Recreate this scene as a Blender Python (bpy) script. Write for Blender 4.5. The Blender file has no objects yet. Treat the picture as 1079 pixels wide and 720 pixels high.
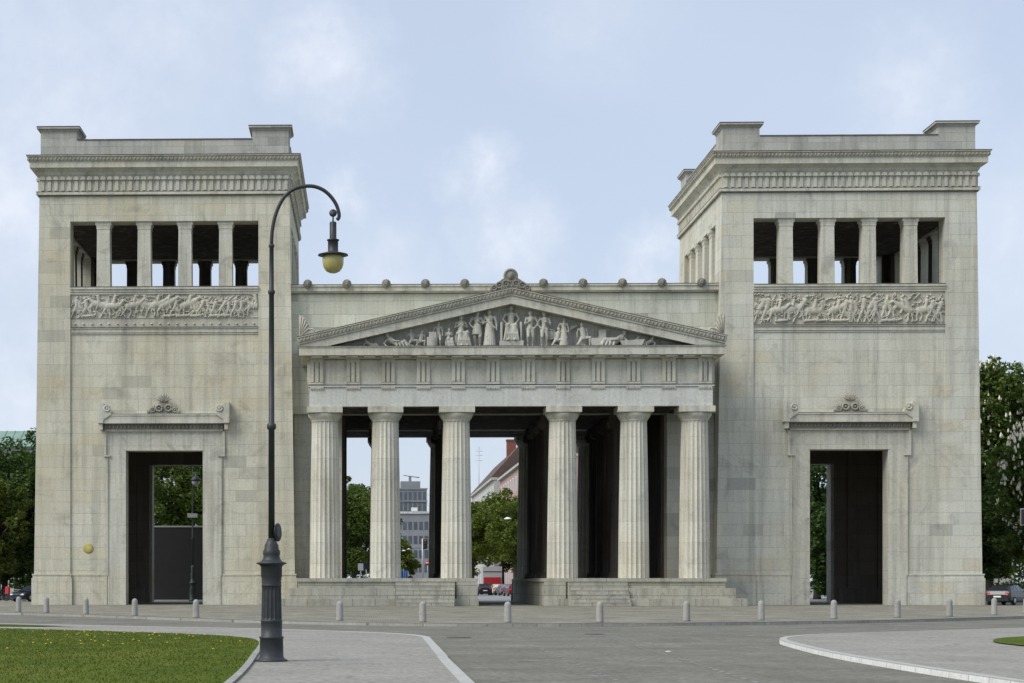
import bpy, bmesh, math, random
import numpy as np
from mathutils import Vector, Matrix

R = math.radians
PI = math.pi
random.seed(7)
scene = bpy.context.scene
COL = scene.collection

# ------------------------------------------------------------------ camera
cam_d = bpy.data.cameras.new("camera")
cam_d.sensor_width = 36.0
cam_d.lens = 1953.05 / 1079 * 36.0
cam_d.shift_x = (539.5 - 336.63) / 1079
cam_d.shift_y = (614.0 - 360.0) / 1079
cam_d.clip_start = 0.5
cam_d.clip_end = 12000
cam = bpy.data.objects.new("camera", cam_d)
COL.objects.link(cam)
cam.location = (-9.87, -132.36, 1.6)
cam.rotation_euler = (R(90), 0, 0.0254)
scene.camera = cam

# ------------------------------------------------------------------ world, sun, exposure
SUN_EL, SUN_AZ = 46.0, -122.0      # azimuth measured from +y (away from the camera) towards +x
world = bpy.data.worlds.new("World")
scene.world = world
world.use_nodes = True
wn, wl = world.node_tree.nodes, world.node_tree.links
wn.clear()
w_out = wn.new("ShaderNodeOutputWorld")
w_bg = wn.new("ShaderNodeBackground")
w_bg.inputs["Strength"].default_value = 0.088
sky = wn.new("ShaderNodeTexSky")
sky.sky_type = 'NISHITA'
sky.sun_disc = False
sky.sun_elevation = R(SUN_EL)
sky.sun_rotation = R(SUN_AZ)
sky.air_density = 1.0
sky.dust_density = 1.6
sky.ozone_density = 1.6
tc = wn.new("ShaderNodeTexCoord")
sep = wn.new("ShaderNodeSeparateXYZ")
wl.new(tc.outputs["Generated"], sep.inputs[0])
def wmath(op, a, b):
    n = wn.new("ShaderNodeMath"); n.operation = op
    for i, v in enumerate((a, b)):
        if v is None: continue
        if isinstance(v, (int, float)): n.inputs[i].default_value = v
        else: wl.new(v, n.inputs[i])
    return n.outputs[0]
zc = wmath('ADD', wmath('MAXIMUM', sep.outputs[2], 0.0), 0.22)
comb = wn.new("ShaderNodeCombineXYZ")
wl.new(wmath('DIVIDE', sep.outputs[0], zc), comb.inputs[0])
wl.new(wmath('DIVIDE', sep.outputs[1], zc), comb.inputs[1])
comb.inputs[2].default_value = 3.1
def wnoise(scale, detail, rough, dist=0.0):
    n = wn.new("ShaderNodeTexNoise")
    n.inputs["Scale"].default_value = scale
    n.inputs["Detail"].default_value = detail
    n.inputs["Roughness"].default_value = rough
    n.inputs["Distortion"].default_value = dist
    wl.new(comb.outputs[0], n.inputs["Vector"])
    return n.outputs["Fac"]
def wramp(fac, stops):
    n = wn.new("ShaderNodeValToRGB")
    cr = n.color_ramp
    cr.elements[0].position, cr.elements[0].color = stops[0][0], (*[stops[0][1]] * 3, 1)
    cr.elements[1].position, cr.elements[1].color = stops[-1][0], (*[stops[-1][1]] * 3, 1)
    for p, v in stops[1:-1]:
        e = cr.elements.new(p); e.color = (v, v, v, 1)
    wl.new(fac, n.inputs[0])
    return n.outputs[0]
def sky_dir(u, v):
    """direction of a cloud bank in the sky, from its bearing and height in the view"""
    x, z = (u - 336.63) / 1953.05, (614.0 - v) / 1953.05
    c_, s_ = math.cos(0.0254), math.sin(0.0254)
    return Vector((c_ * x - s_, s_ * x + c_, z)).normalized()
w_warp = wn.new("ShaderNodeTexNoise")
w_warp.inputs["Scale"].default_value = 30.0; w_warp.inputs["Detail"].default_value = 8; w_warp.inputs["Roughness"].default_value = 0.68
wl.new(tc.outputs["Generated"], w_warp.inputs["Vector"])
w_sub = wn.new("ShaderNodeVectorMath"); w_sub.operation = 'SUBTRACT'
wl.new(w_warp.outputs["Color"], w_sub.inputs[0]); w_sub.inputs[1].default_value = (0.5, 0.5, 0.5)
w_scl = wn.new("ShaderNodeVectorMath"); w_scl.operation = 'SCALE'
wl.new(w_sub.outputs[0], w_scl.inputs[0]); w_scl.inputs["Scale"].default_value = 0.06
w_dir = wn.new("ShaderNodeVectorMath"); w_dir.operation = 'ADD'
wl.new(tc.outputs["Generated"], w_dir.inputs[0]); wl.new(w_scl.outputs[0], w_dir.inputs[1])
puffs = None
for u, v, rad, amp in ((335, 62, 62, .8), (395, 88, 34, .35), (508, 186, 34, .75), (540, 250, 48, .85), (690, 275, 34, .8), (365, 205, 26, .6), (965, 95, 62, .55), (60, 110, 130, .5),
                       (10, 215, 100, .8), (170, 20, 120, .4), (400, 285, 60, .5), (1060, 260, 90, .45), (620, 20, 70, .3), (20, 420, 120, .6), (520, 540, 160, .3), (-300, 200, 260, .7), (1500, 150, 240, .6)):
    dn = wn.new("ShaderNodeVectorMath"); dn.operation = 'DISTANCE'
    wl.new(w_dir.outputs[0], dn.inputs[0]); dn.inputs[1].default_value = sky_dir(u, v)
    q = wmath('MULTIPLY', wmath('POWER', wmath('MAXIMUM', wmath('SUBTRACT', 1.0, wmath('MULTIPLY', dn.outputs["Value"], 1953.05 / rad / 1.5)), 0.0), 1.2), amp)
    puffs = q if puffs is None else wmath('MAXIMUM', puffs, q)
w_fine = wn.new("ShaderNodeTexNoise")
w_fine.inputs["Scale"].default_value = 70.0; w_fine.inputs["Detail"].default_value = 7; w_fine.inputs["Roughness"].default_value = 0.62
wl.new(tc.outputs["Generated"], w_fine.inputs["Vector"])
puffs = wmath('MULTIPLY', puffs, wmath('ADD', 0.0, wmath('MULTIPLY', w_fine.outputs["Fac"], 1.55)))
veil = wramp(wnoise(0.8, 3, 0.5, 0.4), [(0.30, 0.0), (0.75, 0.35)])
cl = wmath('MINIMUM', wmath('ADD', puffs, veil), 0.9)
hz = wn.new("ShaderNodeMix"); hz.data_type = 'RGBA'
hz.inputs[0].default_value = 0.66
wl.new(sky.outputs[0], hz.inputs[6])
hz.inputs[7].default_value = (5.5, 6.3, 7.75, 1)          # high thin haze over the whole sky
mixc = wn.new("ShaderNodeMix"); mixc.data_type = 'RGBA'
wl.new(cl, mixc.inputs[0])
wl.new(hz.outputs[2], mixc.inputs[6])
mixc.inputs[7].default_value = (6.75, 7.2, 8.05, 1)
wl.new(mixc.outputs[2], w_bg.inputs["Color"])
wl.new(w_bg.outputs[0], w_out.inputs["Surface"])

sun_d = bpy.data.lights.new("sun", 'SUN')
sun_d.energy = 2.3
sun_d.angle = R(38)
sun_d.color = (1.0, 0.96, 0.88)
sun = bpy.data.objects.new("sun", sun_d)
COL.objects.link(sun)
_d = Vector((math.sin(R(SUN_AZ)) * math.cos(R(SUN_EL)), math.cos(R(SUN_AZ)) * math.cos(R(SUN_EL)), math.sin(R(SUN_EL))))
sun.rotation_euler = _d.to_track_quat('Z', 'Y').to_euler()
sun.location = _d * 300

scene.view_settings.view_transform = 'Standard'
scene.view_settings.look = 'None'
scene.view_settings.exposure = 0.5
scene.view_settings.gamma = 1.0
scene.view_settings.use_curve_mapping = False

# ------------------------------------------------------------------ materials
class NT:
    """small helper round a material's node tree"""
    def __init__(self, name, rough=0.85, metallic=0.0, spec=0.3):
        self.m = bpy.data.materials.new(name)
        self.m.use_nodes = True
        self.n, self.l = self.m.node_tree.nodes, self.m.node_tree.links
        self.b = self.n["Principled BSDF"]
        self.b.inputs["Roughness"].default_value = rough
        self.b.inputs["Metallic"].default_value = metallic
        self.b.inputs["Specular IOR Level"].default_value = spec
        self._pos = None
    def pos(self):
        if self._pos is None:
            self._pos = self.n.new("ShaderNodeNewGeometry").outputs["Position"]
        return self._pos
    def obj(self):
        return self.n.new("ShaderNodeTexCoord").outputs["Object"]
    def put(self, sock, v):
        if isinstance(v, bpy.types.NodeSocket): self.l.new(v, sock)
        elif isinstance(v, (tuple, list)) and len(v) == 3 and sock.type == 'RGBA': sock.default_value = (*v, 1)
        else: sock.default_value = v
    def scaled(self, vec, s):
        n = self.n.new("ShaderNodeVectorMath"); n.operation = 'MULTIPLY'
        self.put(n.inputs[0], vec); n.inputs[1].default_value = s
        return n.outputs[0]
    def noise(self, vec, scale, detail=4, rough=0.55, dist=0.0):
        n = self.n.new("ShaderNodeTexNoise")
        self.put(n.inputs["Vector"], vec)
        n.inputs["Scale"].default_value = scale; n.inputs["Detail"].default_value = detail
        n.inputs["Roughness"].default_value = rough; n.inputs["Distortion"].default_value = dist
        return n.outputs["Fac"]
    def ramp(self, fac, stops):
        n = self.n.new("ShaderNodeValToRGB"); cr = n.color_ramp
        st = [(p, (c, c, c) if isinstance(c, (int, float)) else c) for p, c in stops]
        cr.elements[0].position, cr.elements[0].color = st[0][0], (*st[0][1], 1)
        cr.elements[1].position, cr.elements[1].color = st[-1][0], (*st[-1][1], 1)
        for p, c in st[1:-1]:
            e = cr.elements.new(p); e.color = (*c, 1)
        self.put(n.inputs[0], fac)
        return n.outputs[0]
    def mix(self, fac, a, b, mode='MIX'):
        n = self.n.new("ShaderNodeMix"); n.data_type = 'RGBA'; n.blend_type = mode
        self.put(n.inputs[0], fac); self.put(n.inputs[6], a); self.put(n.inputs[7], b)
        return n.outputs[2]
    def math(self, op, a, b=0.0):
        n = self.n.new("ShaderNodeMath"); n.operation = op
        self.put(n.inputs[0], a); self.put(n.inputs[1], b)
        return n.outputs[0]
    def color(self, v): self.put(self.b.inputs["Base Color"], v); return self
    def bump(self, h, strength=0.3, dist=0.05):
        n = self.n.new("ShaderNodeBump")
        n.inputs["Strength"].default_value = strength; n.inputs["Distance"].default_value = dist
        self.put(n.inputs["Height"], h)
        self.l.new(n.outputs[0], self.b.inputs["Normal"])
        return self

def plain(name, c, rough=0.6, metallic=0.0, spec=0.4, var=0.12, scale=3.0):
    t = NT(name, rough, metallic, spec)
    f = t.noise(t.obj(), scale, 5, 0.6)
    lo = tuple(x * (1 - var) for x in c); hi = tuple(min(1, x * (1 + var)) for x in c)
    t.color(t.ramp(f, [(0.3, lo), (0.7, hi)]))
    return t.m

def stone(name, c1, c2, bw, bh, mortar=0.012, stain=0.5, yellow=0.35, vertical=True, mort_c=(0.16, 0.155, 0.13), soot=0.35, odd=0.0):
    t = NT(name, 0.88, 0, 0.2)
    p = t.pos()
    s = t.n.new("ShaderNodeSeparateXYZ"); t.put(s.inputs[0], p)
    u = t.math('ADD', s.outputs[0], s.outputs[1])
    cb = t.n.new("ShaderNodeCombineXYZ"); t.put(cb.inputs[0], u); t.put(cb.inputs[1], s.outputs[2])
    br = t.n.new("ShaderNodeTexBrick")
    t.put(br.inputs["Vector"], cb.outputs[0])
    br.offset = 0.5; br.squash = 0.7; br.squash_frequency = 3
    br.inputs["Scale"].default_value = 1.0
    br.inputs["Brick Width"].default_value = bw; br.inputs["Row Height"].default_value = bh
    br.inputs["Mortar Size"].default_value = mortar; br.inputs["Mortar Smooth"].default_value = 0.3
    t.put(br.inputs["Color1"], c1); t.put(br.inputs["Color2"], c2); t.put(br.inputs["Mortar"], mort_c)
    c = br.outputs["Color"]
    b2 = t.n.new("ShaderNodeTexBrick")
    t.put(b2.inputs["Vector"], cb.outputs[0])
    b2.offset = 0.5; b2.squash = 0.7; b2.squash_frequency = 3
    b2.inputs["Scale"].default_value = 1.0
    b2.inputs["Brick Width"].default_value = bw; b2.inputs["Row Height"].default_value = bh
    b2.inputs["Mortar Size"].default_value = mortar
    t.put(b2.inputs["Color1"], (0, 0, 0)); t.put(b2.inputs["Color2"], (1, 1, 1)); t.put(b2.inputs["Mortar"], (0.5, 0.5, 0.5))
    if odd:
        c = t.mix(t.ramp(b2.outputs["Color"], [(0.93, 0.0), (0.95, odd)]), c, (0.22, 0.225, 0.20))
        c = t.mix(t.ramp(b2.outputs["Color"], [(0.05, odd), (0.07, 0.0)]), c, (0.46, 0.39, 0.24))
    # broad weathering, warm patches, vertical rain streaks, fine grain
    broad = t.noise(p, 0.16, 4, 0.6, 0.4)
    c = t.mix(t.ramp(broad, [(0.42, 0.0), (0.68, yellow)]), c, (0.47, 0.41, 0.27))
    st = t.noise(t.scaled(p, (1.3, 1.3, 0.07)), 1.0, 5, 0.65)
    c = t.mix(t.ramp(st, [(0.47, 0.0), (0.74, stain)]), c, (0.17, 0.165, 0.14))
    st3 = t.noise(t.scaled(p, (4.2, 4.2, 0.16)), 1.0, 5, 0.7)
    c = t.mix(t.ramp(st3, [(0.54, 0.0), (0.72, stain * .75)]), c, (0.15, 0.145, 0.125))
    st2 = t.noise(t.scaled(p, (0.9, 0.9, 0.05)), 1.7, 3, 0.6)
    c = t.mix(t.ramp(st2, [(0.55, 0.0), (0.78, 0.35)]), c, (0.52, 0.52, 0.47))
    so = t.noise(p, 0.55, 6, 0.7, 0.8)
    c = t.mix(t.ramp(so, [(0.54, 0.0), (0.76, soot)]), c, (0.12, 0.115, 0.10))
    g = t.noise(p, 9.0, 4, 0.7)
    c = t.mix(1.0, c, t.ramp(g, [(0.25, 0.80), (0.75, 1.14)]), 'MULTIPLY')
    t.color(c)
    t.bump(t.math('ADD', t.math('MULTIPLY', br.outputs["Fac"], -1.0), t.math('MULTIPLY', g, 0.35)), 0.35, 0.03)
    return t.m

M = {}
M['ashlar'] = stone('ashlar limestone', (0.60, 0.595, 0.515), (0.52, 0.525, 0.46), 2.1, 0.82, 0.011, stain=0.45, yellow=0.35, mort_c=(0.33, 0.32, 0.265), soot=0.45, odd=0.35)
M['ashlar_warm'] = stone('warm ashlar limestone', (0.615, 0.60, 0.495), (0.535, 0.525, 0.435), 2.1, 0.82, 0.011, stain=0.42, yellow=0.6, mort_c=(0.34, 0.325, 0.25), soot=0.45, odd=0.3)
M['attic'] = stone('attic limestone', (0.59, 0.595, 0.51), (0.45, 0.465, 0.395), 2.3, 0.95, stain=0.35, yellow=0.3, mort_c=(0.22, 0.215, 0.185), soot=0.35, odd=0.45)
M['trim'] = stone('trim limestone', (0.575, 0.565, 0.485), (0.515, 0.51, 0.44), 3.2, 1.9, 0.008, stain=0.55, yellow=0.3, mort_c=(0.3, 0.29, 0.25), soot=0.6)
M['smooth'] = stone('pale architrave limestone', (0.60, 0.605, 0.565), (0.54, 0.55, 0.51), 3.6, 1.7, 0.010, stain=0.3, yellow=0.12, mort_c=(0.3, 0.3, 0.27), soot=0.3)
M['drum'] = stone('column drum limestone', (0.63, 0.615, 0.53), (0.55, 0.54, 0.465), 400.0, 1.45, 0.008, stain=0.5, yellow=0.4, mort_c=(0.32, 0.30, 0.26), soot=0.4)
M['carved'] = stone('carved limestone', (0.48, 0.465, 0.395), (0.45, 0.44, 0.375), 2.2, 1.4, 0.004, stain=0.55, yellow=0.3, soot=0.7)
M['figure'] = stone('statue marble', (0.50, 0.49, 0.43), (0.48, 0.47, 0.41), 60, 60, 0.001, stain=0.6, yellow=0.2, soot=0.6)
M['tymp'] = stone('tympanum limestone', (0.60, 0.60, 0.56), (0.56, 0.56, 0.525), 2.0, 2.0, 0.006, stain=0.5, yellow=0.1, soot=0.45)
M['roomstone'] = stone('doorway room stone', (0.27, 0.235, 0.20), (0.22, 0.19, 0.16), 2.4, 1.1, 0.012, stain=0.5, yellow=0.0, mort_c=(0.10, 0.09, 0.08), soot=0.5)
M['egg'] = stone('weathered egg moulding stone', (0.37, 0.35, 0.29), (0.31, 0.295, 0.25), 1.0, 1.0, 0.004, stain=0.5, yellow=0.2, soot=0.6)
M['crust'] = stone('dark crusted stone', (0.24, 0.23, 0.20), (0.18, 0.175, 0.15), 1.0, 1.0, 0.01, stain=0.6, yellow=0.1, soot=0.6)
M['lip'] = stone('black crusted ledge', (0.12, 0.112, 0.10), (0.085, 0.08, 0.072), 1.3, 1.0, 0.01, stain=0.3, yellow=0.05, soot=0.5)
M['greyashlar'] = stone('grey weathered ashlar', (0.47, 0.465, 0.425), (0.37, 0.372, 0.345), 2.4, 0.62, 0.011, stain=0.5, yellow=0.1, mort_c=(0.26, 0.255, 0.22), soot=0.45, odd=0.3)
M['inner'] = stone('shaded brown interior stone', (0.07, 0.058, 0.048), (0.055, 0.046, 0.038), 2.4, 1.1, 0.012, stain=0.5, yellow=0.0, mort_c=(0.05, 0.045, 0.04), soot=0.5)  # brown stone darkened: the shade of the rooms is put into its colour
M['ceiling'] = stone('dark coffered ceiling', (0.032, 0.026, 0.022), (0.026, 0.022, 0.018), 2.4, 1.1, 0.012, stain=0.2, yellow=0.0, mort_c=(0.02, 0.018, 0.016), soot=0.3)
M['steps'] = stone('worn step stone', (0.40, 0.395, 0.34), (0.31, 0.31, 0.265), 2.2, 0.7, 0.02, stain=0.65, yellow=0.3, soot=0.7)
M['bollard'] = stone('granite bollard', (0.31, 0.31, 0.295), (0.29, 0.29, 0.28), 50, 50, 0.001, stain=0.5, yellow=0.1, soot=0.3)
M['granite'] = stone('granite kerb', (0.33, 0.33, 0.31), (0.27, 0.27, 0.25), 1.0, 40, 0.02, stain=0.3, yellow=0.15, soot=0.3)
M['palekerb'] = stone('pale kerb stone', (0.76, 0.76, 0.73), (0.68, 0.68, 0.65), 1.0, 40, 0.02, stain=0.15, yellow=0.05, mort_c=(0.4, 0.4, 0.38), soot=0.1)

def asphalt(name, c, patch, warm=(0.3, 0.27, 0.2), wf=0.2, sx=1.0, crack=0.6):
    t = NT(name, 0.9, 0, 0.25)
    p = t.pos()
    a = t.noise(t.scaled(p, (1.0, sx, 1.0)), 0.35, 5, 0.6, 0.5)
    b = t.noise(t.scaled(p, (1.0, 0.5, 1.0)), 7.0, 6, 0.8)
    d = t.noise(t.scaled(p, (2.2, 0.22, 1.0)), 0.8, 4, 0.6)
    col = t.mix(t.ramp(a, [(0.35, 0.0), (0.7, 1.0)]), c, patch)
    col = t.mix(t.ramp(d, [(0.5, 0.0), (0.8, wf)]), col, warm)
    col = t.mix(1.0, col, t.ramp(b, [(0.30, 0.62), (0.70, 1.34)]), 'MULTIPLY')
    blot = t.noise(p, 1.7, 6, 0.75, 1.0)
    col = t.mix(t.ramp(blot, [(0.57, 0.0), (0.70, 0.45)]), col, (0.07, 0.068, 0.06))
    col = t.mix(t.ramp(t.noise(p, 0.9, 5, 0.7, 0.6), [(0.58, 0.0), (0.72, 0.4)]), col, (0.36, 0.35, 0.31))
    wp = t.n.new("ShaderNodeTexNoise"); t.put(wp.inputs["Vector"], p); wp.inputs["Scale"].default_value = 1.1; wp.inputs["Detail"].default_value = 5
    wv = t.n.new("ShaderNodeVectorMath"); wv.operation = 'ADD'; t.put(wv.inputs[0], p); t.put(wv.inputs[1], t.scaled(wp.outputs["Color"], (1.6, 1.6, 0)))
    vo = t.n.new("ShaderNodeTexVoronoi"); vo.feature = 'DISTANCE_TO_EDGE'; t.put(vo.inputs["Vector"], wv.outputs[0]); vo.inputs["Scale"].default_value = 0.22
    ck = t.math('MULTIPLY', t.ramp(vo.outputs["Distance"], [(0.0, 1.0), (0.008, 0.0)]), t.ramp(a, [(0.45, 0.0), (0.6, crack)]))
    col = t.mix(ck, col, (0.05, 0.048, 0.042))
    t.color(col); t.bump(b, 0.3, 0.02)
    return t.m
M['road'] = asphalt('worn road asphalt', (0.128, 0.124, 0.102), (0.185, 0.18, 0.15))
M['path'] = asphalt('light footway asphalt', (0.23, 0.22, 0.195), (0.30, 0.288, 0.258), wf=0.2)
M['backroad'] = asphalt('street asphalt', (0.23, 0.235, 0.24), (0.28, 0.285, 0.29))
def setts():
    t = NT('stone setts', 0.9, 0, 0.2)
    p = t.pos()
    br = t.n.new("ShaderNodeTexBrick")
    t.put(br.inputs["Vector"], p)
    br.inputs["Scale"].default_value = 1.0
    br.inputs["Brick Width"].default_value = 0.18; br.inputs["Row Height"].default_value = 0.14
    br.inputs["Mortar Size"].default_value = 0.014
    t.put(br.inputs["Color1"], (0.28, 0.265, 0.208)); t.put(br.inputs["Color2"], (0.20, 0.19, 0.15)); t.put(br.inputs["Mortar"], (0.10, 0.10, 0.085))
    a = t.noise(t.scaled(p, (1.0, 0.5, 1.0)), 0.5, 5, 0.65, 0.4)
    c = t.mix(1.0, br.outputs["Color"], t.ramp(a, [(0.3, 0.72), (0.7, 1.3)]), 'MULTIPLY')
    t.color(c); t.bump(br.outputs["Fac"], -0.4, 0.02)
    return t.m
M['setts'] = setts()
def lawn():
    t = NT('lawn', 0.95, 0, 0.1)
    p = t.pos()
    a = t.noise(p, 0.35, 5, 0.65, 0.6)
    b = t.noise(p, 18.0, 3, 0.7)
    c = t.ramp(a, [(0.3, (0.05, 0.082, 0.008)), (0.5, (0.08, 0.112, 0.012)), (0.62, (0.11, 0.13, 0.02)), (0.78, (0.15, 0.14, 0.035))])
    c = t.mix(1.0, c, t.ramp(b, [(0.2, 0.6), (0.8, 1.4)]), 'MULTIPLY')
    t.color(c); t.bump(b, 0.6, 0.05)
    return t.m
M['lawn'] = lawn()
def leafmat(name, lo, hi, trans=0.35):
    t = NT(name, 0.6, 0, 0.25)
    rnd = t.n.new("ShaderNodeNewGeometry").outputs["Random Per Island"]
    big = t.noise(t.pos(), 0.45, 3, 0.6)
    f = t.math('ADD', t.math('MULTIPLY', rnd, 0.55), t.math('MULTIPLY', big, 0.5))
    c = t.ramp(f, [(0.2, lo), (0.8, hi)])
    t.color(c)
    tr = t.n.new("ShaderNodeBsdfTranslucent"); t.put(tr.inputs["Color"], c)
    mx = t.n.new("ShaderNodeMixShader"); mx.inputs[0].default_value = trans
    t.l.new(t.b.outputs[0], mx.inputs[1]); t.l.new(tr.outputs[0], mx.inputs[2])
    t.l.new(mx.outputs[0], t.n["Material Output"].inputs["Surface"])
    return t.m
M['leaf_dark'] = leafmat('dark foliage', (0.026, 0.056, 0.014), (0.078, 0.135, 0.028))
M['leaf_mid'] = leafmat('green foliage', (0.045, 0.08, 0.012), (0.115, 0.165, 0.028))
M['leaf_fresh'] = leafmat('fresh foliage', (0.062, 0.098, 0.011), (0.155, 0.20, 0.028))
M['leaf_yellow'] = leafmat('yellowish foliage', (0.055, 0.085, 0.012), (0.12, 0.15, 0.025))
M['grass'] = leafmat('grass blades', (0.055, 0.09, 0.008), (0.14, 0.165, 0.02))
M['blossom'] = plain('chestnut blossom', (0.72, 0.68, 0.55), 0.8, var=0.15)
M['dandelion'] = plain('dandelion yellow', (0.75, 0.50, 0.03), 0.8)
M['bark'] = plain('bark', (0.055, 0.045, 0.035), 0.95, var=0.35, scale=4)
M['iron'] = plain('painted cast iron', (0.030, 0.034, 0.038), 0.5, 0.0, 0.35, var=0.25, scale=5)
M['irongreen'] = plain('green painted lamp iron', (0.035, 0.05, 0.045), 0.5, var=0.2)
M['globe'] = plain('opal yellow lamp glass', (0.42, 0.37, 0.14), 0.25, 0, 0.5, var=0.12, scale=6)
M['white'] = plain('white paint', (0.75, 0.75, 0.73), 0.5, var=0.06)
M['lane'] = plain('worn lane paint', (0.205, 0.205, 0.185), 0.9, var=0.3, scale=2.5)
M['hoard'] = plain('black hoarding', (0.012, 0.012, 0.015), 0.7, var=0.2, scale=1)
M['steel'] = plain('galvanised steel', (0.38, 0.39, 0.40), 0.45, 0.5, var=0.1)
M['brass'] = plain('yellow plaque', (0.34, 0.30, 0.09), 0.6, var=0.2)
M['tyre'] = plain('tyre rubber', (0.015, 0.015, 0.016), 0.85)
M['rim'] = plain('alloy', (0.35, 0.36, 0.37), 0.35, 0.8)
M['glass'] = plain('dark glass', (0.02, 0.025, 0.03), 0.08, 0, 0.6, var=0.1)
M['winglass'] = plain('window glass', (0.07, 0.085, 0.10), 0.12, 0, 0.6, var=0.3, scale=0.6)
M['red'] = plain('red paint', (0.42, 0.025, 0.03), 0.45)
M['redlight'] = plain('red lens', (0.45, 0.02, 0.03), 0.25, var=0.05)
M['headlamp'] = plain('clear lens', (0.6, 0.62, 0.65), 0.15, 0.2)
M['black'] = plain('black plastic', (0.015, 0.015, 0.016), 0.5)
M['paint_black'] = plain('black car paint', (0.010, 0.010, 0.013), 0.2, 0, 0.6)
M['paint_navy'] = plain('dark blue car paint', (0.015, 0.018, 0.03), 0.2, 0, 0.6)
M['paint_cream'] = plain('cream car paint', (0.55, 0.50, 0.40), 0.25, 0, 0.6)
M['paint_grey'] = plain('silver grey car paint', (0.25, 0.26, 0.28), 0.25, 0.4, 0.6)
M['paint_wine'] = plain('wine red car paint', (0.12, 0.01, 0.015), 0.2, 0, 0.6)
M['boxgrey'] = plain('truck box grey', (0.42, 0.43, 0.45), 0.5, var=0.06)
M['skin'] = plain('skin', (0.55, 0.36, 0.27), 0.6, var=0.05)
M['hair'] = plain('dark hair', (0.03, 0.02, 0.015), 0.7)
M['coat'] = plain('red coat cloth', (0.40, 0.02, 0.05), 0.85, var=0.2, scale=8)
M['trouser'] = plain('grey trouser cloth', (0.10, 0.10, 0.11), 0.9)
M['pinkwall'] = plain('pink render', (0.42, 0.30, 0.26), 0.9, var=0.06, scale=0.3)
M['creamwall'] = plain('cream render', (0.45, 0.44, 0.40), 0.9, var=0.06, scale=0.3)
M['greywall'] = plain('grey render', (0.42, 0.42, 0.40), 0.9, var=0.06, scale=0.3)
M['rooftile'] = plain('brown roof tiles', (0.10, 0.068, 0.058), 0.9, var=0.25, scale=1.2)
M['brickred'] = plain('red chimney brick', (0.20, 0.075, 0.055), 0.9, var=0.2)
M['copper'] = plain('green copper roof', (0.20, 0.30, 0.25), 0.7, var=0.12, scale=0.6)
M['concrete'] = plain('grey concrete', (0.22, 0.225, 0.24), 0.9, var=0.1, scale=0.2)
M['bluewhite'] = plain('white banner cloth', (0.68, 0.72, 0.80), 0.8)
M['blue'] = plain('blue banner cloth', (0.10, 0.20, 0.45), 0.8)
M['orange'] = plain('orange roof tiles', (0.42, 0.12, 0.05), 0.9)
M['earth'] = plain('earth and grass', (0.06, 0.075, 0.03), 0.95, var=0.3, scale=0.2)

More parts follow.
